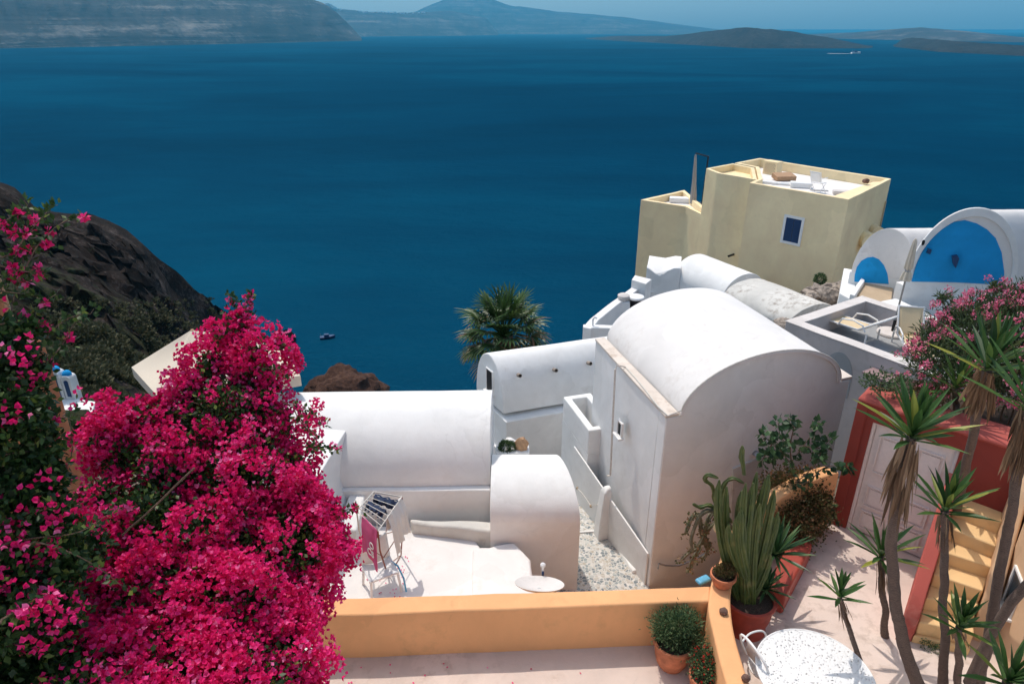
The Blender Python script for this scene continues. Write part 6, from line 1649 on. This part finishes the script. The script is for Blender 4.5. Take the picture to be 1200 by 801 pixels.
def hang(name, a, b, drop1, drop2, mat, label, out, fold=.02, nf=5, cat='towel', parent=None):
    d = (b - a); o = Vector(out)
    mb = MB()
    def f(u, v):
        base = a.lerp(b, u); s = (v - .35) / .65 if v > .35 else (.35 - v) / .35
        dr = drop1 * s * (1 - .12 * math.sin(u * 5)) if v > .35 else drop2 * s
        side = 1 if v > .35 else -.6
        w_ = math.sin(u * nf * 2 * math.pi + v * 2) * fold * (s + .1) + noise.noise(Vector((u * 4, v * 4, 7))) * fold * 1.2
        return base + Vector((0, 0, .014 - dr)) + o * side * (.03 * min(1, s * 4) + .05 * s) + o * w_ + d * (math.sin(s * 3 + u * 2) * .02)
    mb.grid(f, 34, 30); ob2 = mb.build(name, M[mat], parent, solid=.006, smooth=60); tag(ob2, label, cat); return ob2
ro = (tl[1] - tl[0]).normalized()
hang('white_towel', tl[1].lerp(tl[2], .0), tl[1].lerp(tl[2], .62), .66, .3, 'towel_white', 'long white towel hanging over the right rail of the rack', ro, .022, 4)
tw_ = hang('pink_towel', tl[3].lerp(tl[2], .25), tl[3].lerp(tl[2], .95), .62, .25, 'towel_pink', 'pink beach towel with white letters hanging from the rack front', (tl[2] - tl[1]).normalized(), .012, 2)
hang('navy_shirt', tl[0].lerp(tl[1], .12) * .86 + tl[3].lerp(tl[2], .12) * .14, tl[0].lerp(tl[1], .98) * .86 + tl[3].lerp(tl[2], .98) * .14, .12, .16, 'navy_cloth', 'dark navy shirt draped across the top rods of rack', (tl[3] - tl[0]).normalized() , .03, 3, 'shirt')
hang('navy_trousers', tl[0].lerp(tl[1], .1) * .5 + tl[3].lerp(tl[2], .1) * .5, tl[0].lerp(tl[1], .8) * .5 + tl[3].lerp(tl[2], .8) * .5, .09, .12, 'navy_cloth', 'dark navy trousers folded over the middle rods of rack', (tl[3] - tl[0]).normalized(), .03, 4, 'trousers')
# letters on the pink towel
def text_mesh(txt, size, loc, xdir, nrm, parent, mat):
    cu = bpy.data.curves.new('towel_letters', 'FONT'); cu.body = txt; cu.size = size; cu.extrude = .003; cu.align_x = 'CENTER'; cu.offset = size * .02
    to = bpy.data.objects.new('tmp', cu); COL.objects.link(to); bpy.context.view_layer.update()
    me = bpy.data.meshes.new_from_object(to.evaluated_get(bpy.context.evaluated_depsgraph_get())); bpy.data.objects.remove(to)
    x = xdir.normalized(); z = nrm.normalized(); y = z.cross(x); Mx = Matrix((x, y, z)).transposed().to_4x4(); Mx.translation = loc
    me.transform(Mx); me.materials.clear(); return link('letters', me, mat, parent)
ta_, tb3 = tl[3].lerp(tl[2], .25), tl[3].lerp(tl[2], .95); xd = (tb3 - ta_); xd.z = 0; nr3 = Vector((xd.y, -xd.x, 0)).normalized()
if nr3.y > 0: nr3 = -nr3
outv = (tl[2] - tl[1]).normalized()
for txt, f_, dz_ in (('O', .70, .34), ('CS', .62, .47)):
    p = ta_.lerp(tb3, f_) + outv * (.03 + .05 * dz_ / .62 + .03) - up * dz_
    text_mesh(txt, .15, p, xd, (nr3 + Vector((0, 0, .05))), tw_, M['white_paint'])
# white plastic chair seat & blue hoop behind the bougainvillea
wc0 = at(455, 700, z=LZ)
wch = empty('plastic_chair', wc0, 'white plastic chair with light blue band, half hidden by magenta flowers', 'chair')
def PW(x, y, z): return Matrix.Translation(at(448, 688, z=LZ)) @ Matrix.Rotation(.5, 4, 'Z') @ Vector((x, y, z))
MB().grid(lambda u, v: PW(-.22 + .44 * u, -.2 + .4 * v, .36 - .03 * math.sin(math.pi * v)), 8, 8).build('seat', M['white_paint'], wch, solid=.025)
for x, y in ((-.2, -.18), (.2, -.18), (.2, .18), (-.2, .18)): MB().tube([PW(x, y, .36), PW(x * 1.15, y * 1.15, 0)], .02, 8).build('leg', M['white_paint'], wch)
MB().tube([PW(.2, .1, .34), PW(.26, -.02, .32), PW(.28, -.2, .22), PW(.27, -.3, .05)], .014, 8).build('band', M['blue_plastic'], wch)
MB().grid(lambda u, v: PW(-.22 + .44 * u, .2 + .1 * v - .06 * math.sin(math.pi * u), .38 + .36 * v), 8, 8).build('backrest', M['white_paint'], wch, solid=.02)

# satellite dish and its little post
dc = at(632, 687, z=-6.62)
ds = empty('satellite_dish', dc - up * .6, 'grey white satellite dish lying just behind the ochre parapet', 'satellite dish')
Tq = Vector((.05, .5, 1)).to_track_quat('Z', 'Y').to_matrix()
MB().lathe(dc, [(.01, -.05), (.15, -.035), (.26, .0), (.32, .035), (.325, .045), (.31, .04), (.15, -.02), (.01, -.035)], 48, tilt=Tq).build('dish', M['greige_top'], ds, smooth=60)
MB().tube([dc - up * .04, dc - up * .6], .03, 8).build('mount', M['metal'], ds)
pp_ = at(636, 672, z=-6.75)
hn = empty('lnb_arm', pp_ - up * .3, 'small upright white feed horn on a post behind the dish', 'antenna')
MB().tube([pp_ - up * .3, pp_ + up * .12], .016, 8).build('post', M['white_paint'], hn)
MB().lathe(pp_ + up * .12, [(.02, 0), (.035, .02), (.035, .05), (.015, .07)], 12).build('horn', M['white_paint'], hn)
MB().box(pp_ + Vector((0, -.025, .0)), (.03, .03, .12)).build('clip', M['blue_wood'], hn)

# fallen petals on floor and deck
b_ = []
for _ in range(70): b_.append((random.uniform(-2.6, 1.0), random.uniform(4.6, 5.9), FL + .008))
for _ in range(40): v = at(random.uniform(425, 480), random.uniform(650, 700), z=LZ + .012); b_.append(tuple(v))
b_ = np.array(b_); n = len(b_); ax3 = rdir(n); ax3[:, 2] *= .15
sd3 = np.cross(ax3, np.array([0, 0, 1.0]))
tag(cards('fallen_petals', b_, ax3, sd3, rng.uniform(.02, .035, n), rng.uniform(.018, .03, n), M['bract'], None), 'magenta petals fallen on the terrace floor and roof', 'petals', kind='stuff')

# unseen reed cover on posts, added at left to throw shade on the vine
pg = empty('added_pergola', (-4.8, 5.2, FLOOR), 'unseen reed cover on wooden posts added to shade the vine beside terracotta wall', 'added_pergola')
for x, y in ((-5.6, 4.0), (-5.6, 7.0), (-7.4, 4.0), (-7.4, 7.0)): MB().tube([(x, y, FLOOR - 1), (x, y, .5)], .06, 8).build('post', M['wood'], pg)
for y in (4.0, 5.0, 6.0, 7.0): MB().box((-5.6, y, .55), (3.9, .08, .1)).build('beam', M['wood'], pg)
mb = MB()
for k in range(58): mb.tube([(-7.4 + .0 * k, 3.8 + k * .033, .64 + .004 * (k % 3)), (-3.55 - .05 * (k % 4), 3.8 + k * .033, .64)], .018, 5)
mb.build('reed_mat', M['sling'], pg)

# whitewashed houses added unseen behind the viewpoint to bounce sunlight onto shaded walls
def add_bounce_house(name, x0, x1, y0, y1, z0, z1, label):
    r = empty(name, ((x0 + x1) / 2, (y0 + y1) / 2, z0), label, 'house')
    MB().prism([(x0, y1), (x1, y1), (x1, y0), (x0, y0)], z0, z1).build('wall', M['white'], r, bevel=.04, wob=.02)
    for k in range(2):
        xc = x0 + (x1 - x0) * (.3 + .4 * k)
        MB().box((xc, y1 + .02, z0 + 1.0), (.95, .08, 2.0)).build('door' if k else 'shutter', M['blue_wood'], r, bevel=.01)
    MB().prism([(x0 - .05, y1 + .05), (x1 + .05, y1 + .05), (x1 + .05, y1 - .15), (x0 - .05, y1 - .15)], z1, z1 + .25).build('parapet', M['white'], r, bevel=.03)
add_bounce_house('bounce_house', -11, -2.4, -8, -3.6, FLOOR, 1.2, 'tall whitewashed house added unseen behind the viewpoint to bounce light, above the lower terrace')
add_bounce_house('bounce_house', -2.2, 6.5, -9, -4.1, FLOOR, 3.6, 'tallest whitewashed house added unseen right behind the viewpoint to bounce light')
add_bounce_house('bounce_house', 6.7, 17, -7, -2.2, FLOOR, .6, 'wide whitewashed house added unseen behind the viewpoint to bounce light, above the courtyard')
